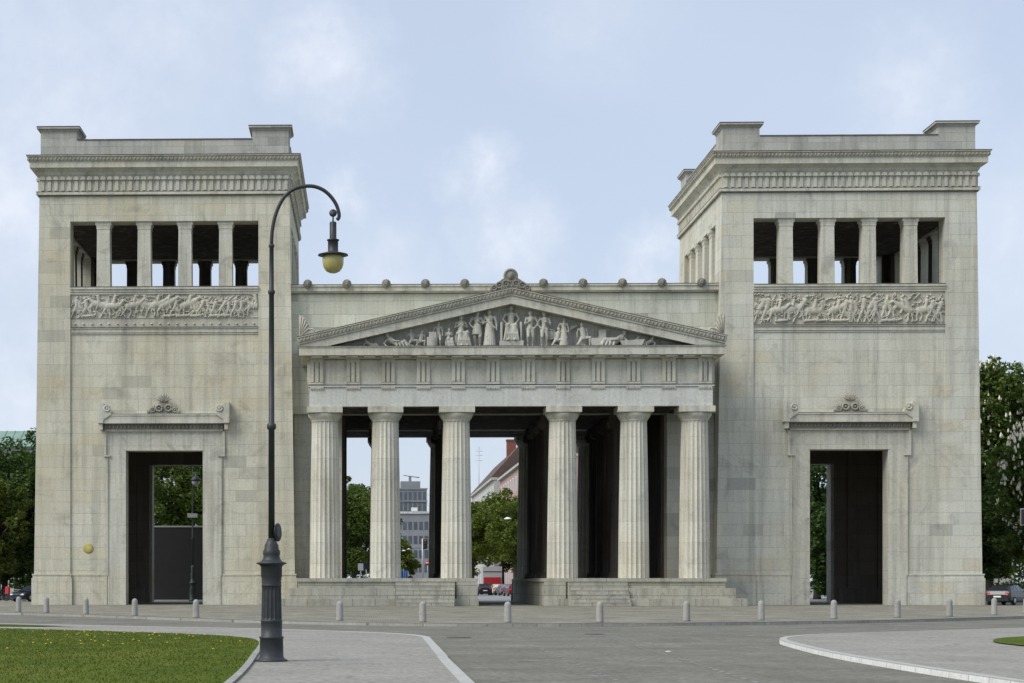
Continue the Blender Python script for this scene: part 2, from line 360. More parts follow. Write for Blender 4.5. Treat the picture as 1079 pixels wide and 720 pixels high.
# ------------------------------------------------------------------ mesh builder
class MB:
    def __init__(self):
        self.v, self.f, self.s = [], [], []
    def add(self, verts, faces, smooth=False):
        o = len(self.v)
        self.v += [tuple(p) for p in verts]
        self.f += [tuple(i + o for i in f) for f in faces]
        self.s += [smooth] * len(faces)
    def box(self, x0, x1, y0, y1, z0, z1):
        v = [(x, y, z) for z in (z0, z1) for y in (y0, y1) for x in (x0, x1)]
        self.add(v, [(0, 2, 3, 1), (4, 5, 7, 6), (0, 1, 5, 4), (1, 3, 7, 5), (3, 2, 6, 7), (2, 0, 4, 6)])
    def hexa(self, b, t):
        """bottom 4 and top 4 corners, same order round"""
        self.add(list(b) + list(t), [(3, 2, 1, 0), (4, 5, 6, 7)] + [(i, (i + 1) % 4, (i + 1) % 4 + 4, i + 4) for i in range(4)])
    def taper_box(self, cx, cy, z0, z1, wx0, wy0, wx1, wy1):
        q = lambda w, h, z: [(cx - w / 2, cy - h / 2, z), (cx + w / 2, cy - h / 2, z), (cx + w / 2, cy + h / 2, z), (cx - w / 2, cy + h / 2, z)]
        self.hexa(q(wx0, wy0, z0), q(wx1, wy1, z1))
    def prism_y(self, poly, y0, y1):
        n = len(poly)
        self.add([(x, y0, z) for x, z in poly] + [(x, y1, z) for x, z in poly],
                 [tuple(range(n)), tuple(range(2 * n - 1, n - 1, -1))] + [(i, i + n, (i + 1) % n + n, (i + 1) % n) for i in range(n)])
    def prism_x(self, poly, x0, x1):
        n = len(poly)
        self.add([(x0, y, z) for y, z in poly] + [(x1, y, z) for y, z in poly],
                 [tuple(range(n)), tuple(range(2 * n - 1, n - 1, -1))] + [(i, i + n, (i + 1) % n + n, (i + 1) % n) for i in range(n)])
    def prism_z(self, poly, z0, z1):
        n = len(poly)
        self.add([(x, y, z0) for x, y in poly] + [(x, y, z1) for x, y in poly],
                 [tuple(range(n)), tuple(range(2 * n - 1, n - 1, -1))] + [(i, i + n, (i + 1) % n + n, (i + 1) % n) for i in range(n)])
    def lathe(self, prof, c=(0, 0, 0), seg=24, axis='z', smooth=True):
        n = len(prof); vs = []
        for r, h in prof:
            for k in range(seg):
                a = 2 * PI * k / seg
                p = (r * math.cos(a), r * math.sin(a), h)
                if axis == 'y': p = (p[0], p[2], p[1])
                if axis == 'x': p = (p[2], p[0], p[1])
                vs.append((p[0] + c[0], p[1] + c[1], p[2] + c[2]))
        fs = [(i * seg + k, i * seg + (k + 1) % seg, (i + 1) * seg + (k + 1) % seg, (i + 1) * seg + k) for i in range(n - 1) for k in range(seg)]
        self.add(vs, fs, smooth)
        self.f += [tuple(range(len(self.v) - n * seg, len(self.v) - n * seg + seg)), tuple(range(len(self.v) - seg, len(self.v)))]
        self.s += [False, False]
    def tube(self, pts, rad, seg=8, smooth=True):
        P = [Vector(p) for p in pts]
        if isinstance(rad, (int, float)): rad = [rad] * len(P)
        vs = []
        up = None
        for i, p in enumerate(P):
            d = (P[min(i + 1, len(P) - 1)] - P[max(i - 1, 0)]).normalized()
            if up is None: up = Vector((0, 0, 1)) if abs(d.z) < 0.9 else Vector((1, 0, 0))
            a = d.cross(up).normalized(); b = a.cross(d).normalized(); up = b
            for k in range(seg):
                t = 2 * PI * k / seg
                vs.append(p + a * (rad[i] * math.cos(t)) + b * (rad[i] * math.sin(t)))
        n = len(P)
        self.add(vs, [(i * seg + k, i * seg + (k + 1) % seg, (i + 1) * seg + (k + 1) % seg, (i + 1) * seg + k) for i in range(n - 1) for k in range(seg)], smooth)
        o = len(self.v) - n * seg
        self.f += [tuple(range(o, o + seg)), tuple(range(len(self.v) - seg, len(self.v)))]
        self.s += [False, False]
    def ellipsoid(self, c, r, nu=14, nv=9, rot=None):
        vs, fs = [], []
        for j in range(nv + 1):
            ph = PI * j / nv
            for i in range(nu):
                th = 2 * PI * i / nu
                p = Vector((r[0] * math.sin(ph) * math.cos(th), r[1] * math.sin(ph) * math.sin(th), r[2] * math.cos(ph)))
                if rot: p = rot @ p
                vs.append(p + Vector(c))
        for j in range(nv):
            for i in range(nu):
                fs.append((j * nu + i, j * nu + (i + 1) % nu, (j + 1) * nu + (i + 1) % nu, (j + 1) * nu + i))
        self.add(vs, fs, True)
    def torus(self, c, R0, r, axis='y', nu=18, nv=8, a0=0.0, a1=2 * PI):
        pts = []
        full = abs(a1 - a0 - 2 * PI) < 1e-6
        for i in range(nu + 1):
            a = a0 + (a1 - a0) * i / nu
            x, z = R0 * math.cos(a), R0 * math.sin(a)
            pts.append({'y': (c[0] + x, c[1], c[2] + z), 'z': (c[0] + x, c[1] + z, c[2]), 'x': (c[0], c[1] + x, c[2] + z)}[axis])
        self.tube(pts, r, nv)
    def ring(self, prof, x0, x1, y0, y1):
        """profile (offset outwards, z) swept round a rectangle with mitred corners"""
        vs = []
        for o, z in prof:
            vs += [(x0 - o, y0 - o, z), (x1 + o, y0 - o, z), (x1 + o, y1 + o, z), (x0 - o, y1 + o, z)]
        n = len(prof)
        self.add(vs, [(i * 4 + k, i * 4 + (k + 1) % 4, (i + 1) * 4 + (k + 1) % 4, (i + 1) * 4 + k) for i in range(n - 1) for k in range(4)])
    def xf(self, fn):
        self.v = [fn(*p) for p in self.v]; return self
    def mesh(self, name, mat):
        me = bpy.data.meshes.new(name)
        me.from_pydata(self.v, [], self.f)
        me.polygons.foreach_set("use_smooth", self.s)
        me.validate()
        bm = bmesh.new(); bm.from_mesh(me)
        bmesh.ops.remove_doubles(bm, verts=bm.verts, dist=1e-5) if False else None
        bmesh.ops.recalc_face_normals(bm, faces=bm.faces)
        bm.to_mesh(me); bm.free()
        me.materials.append(mat)
        return me
    def build(self, name, mat, parent=None, loc=(0, 0, 0), rz=0.0):
        o = bpy.data.objects.new(name, self.mesh(name, mat))
        COL.objects.link(o)
        o.parent = parent; o.location = loc; o.rotation_euler = (0, 0, rz)
        return o

def tag(o, label=None, cat=None, group=None, kind=None):
    for k, v in (("label", label), ("category", cat), ("group", group), ("kind", kind)):
        if v: o[k] = v
    return o
def thing(name, label, cat, loc=(0, 0, 0), rz=0.0, group=None):
    o = bpy.data.objects.new(name, None)
    COL.objects.link(o)
    o.location = loc; o.rotation_euler = (0, 0, rz); o.empty_display_size = 0.3
    return tag(o, label, cat, group)
def copy_tree(o, parent=None):
    c = o.copy(); COL.objects.link(c); c.parent = parent
    for ch in list(o.children): copy_tree(ch, c)
    return c
def copy_one(o, parent, loc=(0, 0, 0), rz=0.0):
    c = o.copy(); COL.objects.link(c); c.parent = parent
    c.location = loc; c.rotation_euler = (0, 0, rz)
    return c
def smooth_curve(pts, n=6):
    """Catmull-Rom through 2-D points"""
    P = [Vector((*p, 0)) for p in pts]; out = []
    for i in range(len(P) - 1):
        p0, p1, p2, p3 = P[max(i - 1, 0)], P[i], P[i + 1], P[min(i + 2, len(P) - 1)]
        for k in range(n):
            t = k / n
            q = 0.5 * ((2 * p1) + (p2 - p0) * t + (2 * p0 - 5 * p1 + 4 * p2 - p3) * t * t + (3 * p1 - p0 - 3 * p2 + p3) * t ** 3)
            out.append((q.x, q.y))
    out.append((P[-1].x, P[-1].y))
    return out
def sheet(name, poly, z, mat, parent=None):
    bm = bmesh.new()
    f = bm.faces.new([bm.verts.new((x, y, z)) for x, y in poly])
    bmesh.ops.triangulate(bm, faces=[f])
    bmesh.ops.recalc_face_normals(bm, faces=bm.faces)
    if sum(fa.normal.z for fa in bm.faces) < 0: bmesh.ops.reverse_faces(bm, faces=bm.faces)
    me = bpy.data.meshes.new(name); bm.to_mesh(me); bm.free()
    me.materials.append(mat)
    o = bpy.data.objects.new(name, me); COL.objects.link(o); o.parent = parent
    return tag(o, kind='structure')
def strip(name, line, w, z0, z1, mat, side=1):
    """kerb: a raised band following a line, w wide to one side"""
    L = [Vector((*p, 0)) for p in line]; off = []
    for i, p in enumerate(L):
        d = (L[min(i + 1, len(L) - 1)] - L[max(i - 1, 0)]).normalized()
        n = Vector((-d.y, d.x, 0)) * side
        off.append(p + n * w)
    mb = MB(); n = len(L); vs = []
    for a, b in zip(L, off):
        vs += [(a.x, a.y, z0), (a.x, a.y, z1), (b.x, b.y, z1), (b.x, b.y, z0)]
    fs = [(i * 4 + k, i * 4 + k + 1, (i + 1) * 4 + k + 1, (i + 1) * 4 + k) for i in range(n - 1) for k in range(3)]
    mb.add(vs, fs)
    return tag(mb.build(name, mat), kind='structure')

# ------------------------------------------------------------------ ground, road, pavements
sheet('ground', [(-4000, -400), (4000, -400), (4000, 6000), (-4000, 6000)], -0.16, M['earth'])
sheet('road', [(-90, -200), (90, -200), (90, -25), (-90, -25)], -0.12, M['road'])
kerb_pts = [(-75, -12), (-55, -18), (-42, -24), (-34, -29.5), (-29.8, -33), (-26.4, -37), (-23.3, -41), (-17.75, -49.5), (-13.26, -55.2), (-9.35, -58.5), (-6.75, -59.6),
            (-4.18, -59.84), (-1.17, -59.5), (1.91, -58.7), (6.08, -56.8), (10.53, -54), (15.9, -49.4), (21.35, -43.6), (27, -38.5), (35, -32), (50, -24), (75, -16)]
kerb_line = smooth_curve(kerb_pts, 6)
sheet('forecourt', kerb_line + [(75, 26), (-75, 26)], 0.0, M['setts'])
strip('forecourt_kerb', kerb_line, 0.32, -0.125, 0.006, M['granite'], 1)
sheet('street', [(-90, 25.5), (90, 25.5), (90, 800), (-90, 800)], -0.004, M['backroad'])

left_edge = [(-8.15, -190), (-8.15, -103), (-8.10, -91), (-8.04, -80), (-8.06, -77.4), (-8.5, -75.0), (-9.6, -72.8), (-11.5, -70.4), (-14, -67.8), (-18.5, -64.6), (-24, -60.3), (-34, -52), (-48, -43), (-70, -36)]
le = smooth_curve(left_edge, 5)
sheet('footway', le + [(-70, -190)], 0.0, M['path'])
strip('footway_kerb', le, 0.22, -0.125, 0.007, M['palekerb'], 1)
lawn_edge = [(-12.05, -190), (-12.08, -120), (-12.1, -102.4), (-12.4, -91.3), (-12.7, -83.6), (-13.3, -79.6), (-14.6, -76.8), (-16.6, -74.4), (-19.2, -71.8), (-22.3, -69.2), (-28, -65), (-40, -57), (-60, -46)]
la = smooth_curve(lawn_edge, 5)
sheet('lawn', la + [(-66, -46), (-66, -190)], 0.03, M['lawn'])
strip('lawn_edging', la, 0.13, -0.01, 0.045, M['granite'], -1)
sheet('lawn_strip', smooth_curve([(-20.2, -65.9), (-21.6, -64.6), (-24, -62.3), (-34, -54), (-46, -46.5)], 4) + [(-46, -50), (-34, -57.8), (-24.5, -65)], 0.03, M['lawn'])

right_edge = [(60, -38), (40, -48.5), (28, -55), (21, -60), (13.7, -66), (8.1, -71.0), (4.6, -74.0), (2.9, -76.4), (1.9, -79.2), (1.35, -83), (0.75, -90), (0.62, -97), (0.7, -103), (0.9, -130), (1.0, -190)]
re_ = smooth_curve(right_edge, 5)
sheet('traffic_island', re_ + [(60, -190)], 0.0, M['path'])
strip('traffic_island_kerb', re_, 0.2, -0.125, 0.007, M['palekerb'], 1)
sheet('lawn_patch', smooth_curve([(6.6, -84), (6.9, -82.3), (8.0, -79.5), (9.7, -77.2), (13, -73.5), (20, -68), (34, -58)], 4) + [(50, -58), (50, -120), (8, -120), (6.4, -90)], 0.03, M['lawn'])

# worn lane dashes on the road
mk = MB()
def dash(p, q, w=0.1):
    d = (Vector(q) - Vector(p)).normalized(); n = Vector((-d.y, d.x)) * w / 2
    mk.add([(p[0] - n.x, p[1] - n.y, -0.116), (p[0] + n.x, p[1] + n.y, -0.116), (q[0] + n.x, q[1] + n.y, -0.116), (q[0] - n.x, q[1] - n.y, -0.116)], [(0, 1, 2, 3)])
for line, step, on in ((smooth_curve([(-1.7, -68.5), (-2.27, -73.2), (-2.6, -81), (-2.8, -90), (-3.14, -100), (-3.6, -118)], 40), 3, 2),
                       (smooth_curve([(-4.7, -70), (-5.15, -75.3), (-5.36, -85.6), (-5.43, -92.2), (-5.5, -98), (-5.4, -101)], 30), 5, 2)):
    for i in range(0, len(line) - step, step):
        dash(line[i], line[min(i + on, len(line) - 1)])
tag(mk.build('lane_marking', M['lane']), kind='structure')

for (x, y), r_, lb in (((-7.0, -74.5), .38, 'round iron manhole cover in the road near the left footway corner'), ((-2.3, -70.5), .32, 'small round iron cover in the road before the middle bollard'), ((2.0, -89.0), .40, 'round iron cover in the road beside the right traffic island')):
    m = MB(); m.lathe([(0, -.118), (r_, -.118), (r_, -.108), (r_ * .9, -.104), (0, -.104)], (0, 0, 0), 24)
    o = m.build('manhole_cover', plain('cast iron cover', (0.05, 0.05, 0.05), 0.6), None, (x, y, 0)); tag(o, lb, 'manhole cover', 'iron covers in the road')
m = MB(); m.add([(-.07, -.04, 0), (.08, -.03, .01), (.07, .05, .012), (-.06, .05, .008), (.01, .01, .02)], [(0, 1, 4), (1, 2, 4), (2, 3, 4), (3, 0, 4)])
tag(m.build('paper_scrap', M['white'], None, (-2.38, -86.1, -.118)), 'white scrap of paper lying on the road right of centre', 'litter')
# grass blades and dandelions on the near lawn
def blades(name, n, region, inside, zb, hmin, hmax, mat):
    rng = np.random.default_rng(5)
    V = []; cnt = 0
    x0, x1, y0, y1 = region
    while cnt < n:
        x = rng.uniform(x0, x1, 4000); y = y1 - (y1 - y0) * rng.uniform(0, 1, 4000)
        ok = inside(x, y)
        x, y = x[ok], y[ok]
        a = rng.uniform(0, PI, len(x)); h = rng.uniform(hmin, hmax, len(x)); w = 0.014
        lx, ly = rng.normal(0, 0.02, len(x)), rng.normal(0, 0.02, len(x))
        t = np.stack([np.stack([x - w * np.cos(a), y - w * np.sin(a), np.full_like(x, zb)], 1),
                      np.stack([x + w * np.cos(a), y + w * np.sin(a), np.full_like(x, zb)], 1),
                      np.stack([x + lx, y + ly, zb + h], 1)], 1)
        V.append(t.reshape(-1, 3)); cnt += len(x)
    V = np.concatenate(V)
    me = bpy.data.meshes.new(name)
    nf = len(V) // 3
    me.vertices.add(len(V)); me.vertices.foreach_set("co", V.ravel())
    me.loops.add(len(V)); me.loops.foreach_set("vertex_index", np.arange(len(V)))
    me.polygons.add(nf); me.polygons.foreach_set("loop_start", np.arange(nf) * 3)
    me.update(calc_edges=True)
    me.materials.append(mat)
    o = bpy.data.objects.new(name, me); COL.objects.link(o)
    return o
lx_ = np.array([p[0] for p in la][::-1]); ly_ = np.array([p[1] for p in la][::-1])
def in_lawn(x, y):
    # left of the boundary curve at that y
    ys, xs = ly_[::-1], lx_[::-1]
    return x < np.interp(y, ys, xs) - 0.05 + 0.08 * np.sin(x * 9.1 + y * 7.3) * np.sin(y * 3.1)
tag(blades('grass', 90000, (-30, -12, -112, -68), in_lawn, 0.028, 0.012, 0.045, M['grass']), 'short mown grass of the near lawn beside the footway', 'grass', kind='stuff')
dm = MB()
_r = random.Random(3)
for k in range(60):
    y = _r.uniform(-90, -71); x = _r.gauss(-17.5 if _r.random() < .7 else -14.5, 1.6) + (y + 80) * -0.12
    if in_lawn(np.array([x]), np.array([y]))[0]:
        dm.lathe([(0.0, 0.0), (0.03, 0.01), (0.02, 0.02), (0.0, 0.024)], (x, y, 0.07), 6)
tag(dm.build('dandelion_flowers', M['dandelion']), 'yellow dandelion heads scattered over the near lawn', 'flowers', kind='stuff')

# ------------------------------------------------------------------ the gate
gate = thing('monumental_gate', 'pale stone city gate with two square towers joined by a columned pedimented portico', 'gate')
CX, DEP, HW, KT = 24.35, 17.8, 9.39, 0.00153
def batter(x, y, z):
    if abs(x) > 7.2:
        return (x * (1 - KT * z), y, z)
    return (x, y, z)

def palmette(mb, cx, y, cz, w, h, dep=0.16, petals=7, head=False):
    """upright palmette: fan of petals over two pairs of scrolls"""
    for k in range(petals):
        t = (k / (petals - 1) - 0.5) * 2
        a = t * R(78)
        ln = h * (0.50 - 0.16 * abs(t))
        rot = Matrix.Rotation(a, 3, 'Y')
        c = Vector((cx, y, cz + h * 0.46)) + rot @ Vector((0, 0, ln * 0.5))
        mb.ellipsoid(c, (ln * 0.17, dep * 0.5, ln * 0.52), 8, 6, rot)
    for s in (-1, 1):
        mb.torus((cx + s * w * 0.16, y, cz + h * 0.26), h * 0.155, h * 0.06, 'y', 14, 6)
        mb.ellipsoid((cx + s * w * 0.16, y, cz + h * 0.26), (h * .05, dep * .5, h * .05), 8, 6)
        mb.torus((cx + s * w * 0.36, y, cz + h * 0.2), h * 0.13, h * 0.05, 'y', 14, 6)
        for k in range(4):
            a = s * R(20 + 28 * k)
            rot = Matrix.Rotation(a, 3, 'Y')
            c = Vector((cx + s * w * 0.34, y, cz + h * 0.12)) + rot @ Vector((0, 0, h * .17))
            mb.ellipsoid(c, (h * .05, dep * .4, h * .14), 8, 5, rot)
    mb.prism_y([(cx - w / 2, cz), (cx + w / 2, cz), (cx + w * .3, cz + h * .16), (cx - w * .3, cz + h * .16)], y - dep * .25, y + dep * .25)
    if head:
        mb.ellipsoid((cx, y - dep * .6, cz + h * .74), (h * .12, dep * .7, h * .16), 12, 8)
        mb.ellipsoid((cx, y - dep * .2, cz + h * .74), (h * .25, dep * .45, h * .27), 14, 8)

def relief_mesh(seed, w, h, lo_band):
    """carved battle frieze as a height field of intertwined riders, horses and fighters"""
    rng = random.Random(seed)
    nx, nz = 460, 84
    X, Z = np.meshgrid(np.linspace(0, w, nx), np.linspace(0, h, nz))
    H = np.zeros_like(X)
    def cap(x0, z0, r0, x1, z1, r1, d):
        dx, dz = x1 - x0, z1 - z0
        t = np.clip(((X - x0) * dx + (Z - z0) * dz) / (dx * dx + dz * dz + 1e-9), 0, 1)
        r = r0 + (r1 - r0) * t
        q = ((X - x0 - t * dx) ** 2 + (Z - z0 - t * dz) ** 2) / (r * r)
        np.maximum(H, np.where(q < 1, d * np.sqrt(np.clip(1 - q, 0, 1)) + 0.03, 0), out=H)
    base = h * lo_band
    def man(x, lean, hh, d):
        z0 = base
        hip = (x, z0 + hh * .48); ch = (x + lean * hh * .25, z0 + hh * .76); hd = (x + lean * hh * .36, z0 + hh * .92)
        cap(*hip, .13 * hh / 1.5, *ch, .17 * hh / 1.5, d)
        cap(*hd, .10, hd[0], hd[1] + .02, .10, d)
        st = rng.uniform(.25, .55)
        for s in (-1, 1):
            kn = (x + s * st * .5, z0 + hh * .26); ft = (x + s * st * rng.uniform(.6, 1.1), z0 + .03)
            cap(*hip, .11, *kn, .08, d * .8); cap(*kn, .08, *ft, .05, d * .7)
            el = (ch[0] + s * .28, ch[1] + rng.uniform(-.2, .2)); ha = (el[0] + rng.uniform(-.3, .3), el[1] + rng.uniform(-.1, .3))
            cap(*ch, .07, *el, .06, d * .8); cap(*el, .06, *ha, .045, d * .7)
        if rng.random() < .5:
            cap(x - .3, z0 + hh * .6, .24, x - .29, z0 + hh * .6, .24, d * .55); cap(x - .3, z0 + hh * .6, .08, x - .29, z0 + hh * .6, .08, d * .8)
        for k in range(3):
            cap(x + rng.uniform(-.15, .15), z0 + hh * .5, .05, x + rng.uniform(-.5, .5), z0 + hh * .2, .03, d * .75)
        if rng.random() < .4:
            cap(ch[0] - .5, z0 + .3, .022, ch[0] + .6, z0 + hh * .98, .022, d * .5)
    def horse(x, s, d):
        z0 = base + .1
        up = rng.uniform(-.1, .3)
        a = (x - s * .45, z0 + .72); b = (x + s * .4, z0 + .85 + up)
        cap(*a, .27, *b, .24, d)
        n = (x + s * .72, z0 + 1.2 + up * .6)
        cap(*b, .18, *n, .12, d); cap(*n, .11, n[0] + s * .28, n[1] - .14, .07, d)
        for q, o in ((a, -.25), (a, .1), (b, .15), (b, .35)):
            kx = q[0] + s * (o + rng.uniform(-.05, .15)); kz = q[1] - .38
            cap(q[0] + s * o * .4, q[1] - .1, .11, kx, kz, .06, d * .8); cap(kx, kz, .06, kx + s * rng.uniform(-.28, .2), max(base + .02, kz - .36), .04, d * .7)
        cap(a[0] - s * .2, a[1] + .1, .07, a[0] - s * .55, a[1] - .35, .03, d * .6)
        cap(x, z0 + 1.0, .12, x + s * .1, z0 + 1.45, .14, d); cap(x + s * .12, z0 + 1.66, .09, x + s * .13, z0 + 1.68, .09, d)
        cap(x + s * .1, z0 + 1.4, .06, x + s * .5, z0 + 1.6, .04, d * .8); cap(x, z0 + 1.05, .1, x + s * .2, z0 + .55, .07, d)
    x = .4; hmax = h * (1 - lo_band)
    while x < w - .4:
        t = rng.random()
        if t < .42 and hmax > 1.6:
            horse(x + .5, rng.choice((-1, 1)), rng.uniform(.13, .19)); x += rng.uniform(.75, 1.05)
        else:
            man(x, rng.uniform(-.8, .8), hmax * rng.uniform(.78, .95), rng.uniform(.12, .18)); x += rng.uniform(.36, .62)
    # fallen bodies and ground line
    for k in range(7):
        xx = rng.uniform(.6, w - 1.4); cap(xx, base + .12, .12, xx + .7, base + .16, .09, .12); cap(xx + .85, base + .22, .09, xx + .86, base + .22, .09, .12)
    for k in range(170):                                      # cloaks, manes and curling drapery folds
        xx, zz, aa = rng.uniform(.2, w - .2), base + rng.uniform(.1, .95) * hmax, rng.uniform(0, 6.28)
        for q in range(5):
            x2, z2 = xx + .11 * math.cos(aa), zz + .11 * math.sin(aa)
            if base < z2 < h - .06: cap(xx, zz, .045, x2, z2, .04, rng.uniform(.05, .13))
            xx, zz, aa = x2, z2, aa + rng.uniform(-.9, .9)
    if lo_band > .1:
        H = np.maximum(H, np.where(np.abs(Z - base) < .03, .05, 0))
        for k in range(22):
            cap(.3 + k * (w - .6) / 21, h * .09, .07, .32 + k * (w - .6) / 21, h * .09, .05, .07)
    H[0, :] = H[-1, :] = 0; H[:, 0] = H[:, -1] = 0
    vs = np.stack([X - w / 2, -1.0 * H, Z], -1).reshape(-1, 3)
    me = bpy.data.meshes.new('relief_frieze')
    idx = np.arange(nx * nz).reshape(nz, nx)
    q = np.stack([idx[:-1, :-1], idx[:-1, 1:], idx[1:, 1:], idx[1:, :-1]], -1).reshape(-1, 4)
    me.from_pydata(vs.tolist(), [], q.tolist())
    me.polygons.foreach_set("use_smooth", [True] * len(q))
    me.materials.append(M['carved'])
    return me

def tower_parts(parent):
    T = 1.5
    F = 0.10                                                # field sits back from the corner piers
    w = MB()
    for front in (True, False):
        ya = (F, T) if front else (DEP - T, DEP - F)
        yp = (0, T) if front else (DEP - T, DEP)
        for s in (-1, 1):
            a, b = sorted((s * 6.75, s * 2.76))
            w.box(a, b, *ya, 0, 22.3)
            a, b = sorted((s * 6.75, s * HW))
            w.box(a, b, *yp, 0, 27.48)
        w.box(-2.76, 2.76, *ya, 11.05, 22.3)
        w.box(-HW, HW, *yp, 27.48, 29.3)
    for s in (-1, 1):
        a, b = sorted((s * (HW - T), s * HW))
        w.box(a, b, T, DEP - T, 0, 22.3)
        w.box(a, b, T, 2.35, 22.3, 27.48); w.box(a, b, DEP - 2.35, DEP - T, 22.3, 27.48)
        w.box(a, b, T, DEP - T, 27.48, 29.3)
    w.xf(batter)
    tw = w.build('tower', M['ashlar'], parent, (0, 0, 0))
    # dark rooms inside
    i, dr = MB(), MB()
    i.box(-7.85, 7.85, T + .02, DEP - T - .02, 22.0, 22.45)
    i.box(-7.5, 7.5, T + .02, DEP - T - .02, 27.6, 28.2)
    dr.box(-7.85, 7.85, T + .02, DEP - T - .02, 12.6, 13.2)
    for s in (-1, 1):
        a, b = sorted((s * 7.86, s * 7.6)); dr.box(a, b, T, DEP - T, 0, 22.0)
        for y in (T + .15, 6.2, 10.6, DEP - T - 1.0):
            a, b = sorted((s * 7.6, s * 7.1)); dr.box(a, b, y, y + .85, .9, 12.6)
        a, b = sorted((s * 7.6, s * 6.95)); dr.box(a, b, T + .02, DEP - T - .02, 0, .9)
        a, b = sorted((s * 7.6, s * 3.0))
        dr.box(a, b, T + .01, T + .2, 0, 12.6); dr.box(a, b, DEP - T - .2, DEP - T - .01, 0, 12.6)
    for s in (-1, 1):
        for y0, y1 in ((T + .01, 2.34), (DEP - 2.34, DEP - T - .01)): i.box(*sorted((s * 7.55, s * 7.3)), y0, y1, 22.45, 27.6)  # lining added to darken the upper room, its shade painted in
        for y in (T + .01, DEP - T - .16): i.box(*sorted((s * 7.3, s * 6.76)), y, y + .15, 22.45, 27.6)
    dr.box(-7.6, 7.6, T + .02, T + .22, 11.06, 12.6); dr.box(-7.6, 7.6, DEP - T - .22, DEP - T - .02, 11.06, 12.6)
    for s in (-1, 1):
        for x0, x1 in ((3.95, 4.65), (6.35, 6.95)):
            dr.box(*sorted((s * x0, s * x1)), DEP - T - .6, DEP - T - .19, 1.2, 12.6); dr.box(*sorted((s * x0, s * x1)), T + .19, T + .6, 1.2, 12.6)
        dr.box(*sorted((s * 3.3, s * 6.95)), DEP - T - .7, DEP - T - .19, 0, 1.2)
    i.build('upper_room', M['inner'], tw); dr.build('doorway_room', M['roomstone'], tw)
    # plinth with its moulded top, flaring at the corner piers
    pp = {-1: MB(), 1: MB()}
    for y0, y1, sg in ((-.16, 0, -1), (DEP, DEP + .16, 1)):
        for s in (-1, 1):
            p = pp[s]
            a, b = sorted((s * 6.62, s * (HW + .13)))
            p.box(a, b, y0, y1, 0, 1.92)
            a, b = sorted((s * 6.68, s * (HW + .06)))
            p.box(a, b, y0 + (.07 if sg < 0 else 0), y1 - (0 if sg < 0 else .07), 1.92, 2.12)
            a, b = sorted((s * 6.64, s * (HW + .10)))
            p.box(a, b, y0 + (.03 if sg < 0 else 0), y1 - (0 if sg < 0 else .03), 2.12, 2.22)
    for s in (-1, 1):
        p = pp[s]
        for a0, a1, z0, z1 in ((.0, .13, 0, 1.92), (.0, .06, 1.92, 2.12), (.0, .10, 2.12, 2.22)):
            a, b = sorted((s * (HW + a0), s * (HW + a1)))
            p.box(a, b, .002, DEP - .002, z0, z1)
    for sg, yf in ((-1, F), (1, DEP - F)):
        for s in (-1, 1):
            p = pp[s]
            a, b = sorted((s * 6.748, s * 4.2)); ys = sorted((yf, yf + sg * .05))
            p.box(a, b, *ys, 0, 2.1)
            ys = sorted((yf, yf + sg * .085)); p.box(a, b, *ys, 2.1, 2.22)
    for p in pp.values(): p.build('plinth', M['ashlar'], tw)
    # window ledge
    l = MB()
    for yf, sg in ((F, -1), (DEP - F, 1)):
        for z0, z1, o in ((22.25, 22.42, .10), (22.42, 22.6, .16), (22.6, 22.78, .24)):
            l.box(-6.749, 6.749, *sorted((yf - sg * 1.4, yf + sg * o)), z0, z1)
        for z0, z1, o in ((19.40, 19.50, .07), (19.5, 19.8, .035), (19.80, 19.90, .11)):
            l.box(-6.749, 6.749, *sorted((yf, yf + sg * o)), z0, z1)
    for s in (-1, 1):
        a, b = sorted((s * 9.07, s * 7.55)); l.box(a, b, 2.35, DEP - 2.35, 22.3, 22.78)
    l.build('window_ledge', M['trim'], tw)
    for yf, sg in ((F, -1), (DEP - F, 1)):
        lp = MB()
        lp.box(-6.748, 6.748, *sorted((yf + sg * .1, yf + sg * .25)), 22.74, 22.80); lp.box(-6.748, 6.748, *sorted((yf, yf + sg * .13)), 19.86, 19.915); lp.box(-6.748, 6.748, *sorted((yf, yf + sg * .085)), 19.47, 19.51)
        lp.build('ledge_lip', M['lip'], tw)
    # pillars of the open upper storey
    def pillar_mb(wd, dp):
        m = MB()
        m.taper_box(0, 0, 22.78, 26.95, wd, dp, wd * .93, dp * .95)
        m.taper_box(0, 0, 26.95, 27.05, wd * 1.0, dp, wd * 1.0, dp)
        m.taper_box(0, 0, 27.05, 27.25, wd * .96, dp * .97, wd * 1.08, dp * 1.03)
        m.taper_box(0, 0, 27.25, 27.48, wd * 1.18, dp * 1.06, wd * 1.18, dp * 1.06)
        return m
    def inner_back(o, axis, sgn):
        """paints shade onto the pillar faces towards the room, using the shaded brown interior stone"""
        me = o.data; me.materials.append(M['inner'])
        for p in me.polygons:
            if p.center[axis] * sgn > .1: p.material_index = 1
    pf = pillar_mb(.98, 1.05).build('pillar', M['trim'], tw, (-4.4, .68, 0))
    for x in (-1.47, 1.46, 4.38): copy_one(pf, tw, (x, .68, 0))
    for x in (-4.38, -1.46, 1.46, 4.38): copy_one(pf, tw, (x, DEP - .68, 0), PI)
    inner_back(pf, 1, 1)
    ps = pillar_mb(1.05, .98).build('pillar', M['trim'], tw, (-8.45, 4.63, 0))
    for s in (-1, 1):
        for y in (4.63, 7.48, 10.32, 13.17):
            if s == -1 and y == 4.63: continue
            copy_one(ps, tw, (s * 8.45, y, 0), 0 if s < 0 else PI)
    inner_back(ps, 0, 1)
    # cornice
    hw = HW * (1 - KT * 29.3)
    c = MB()
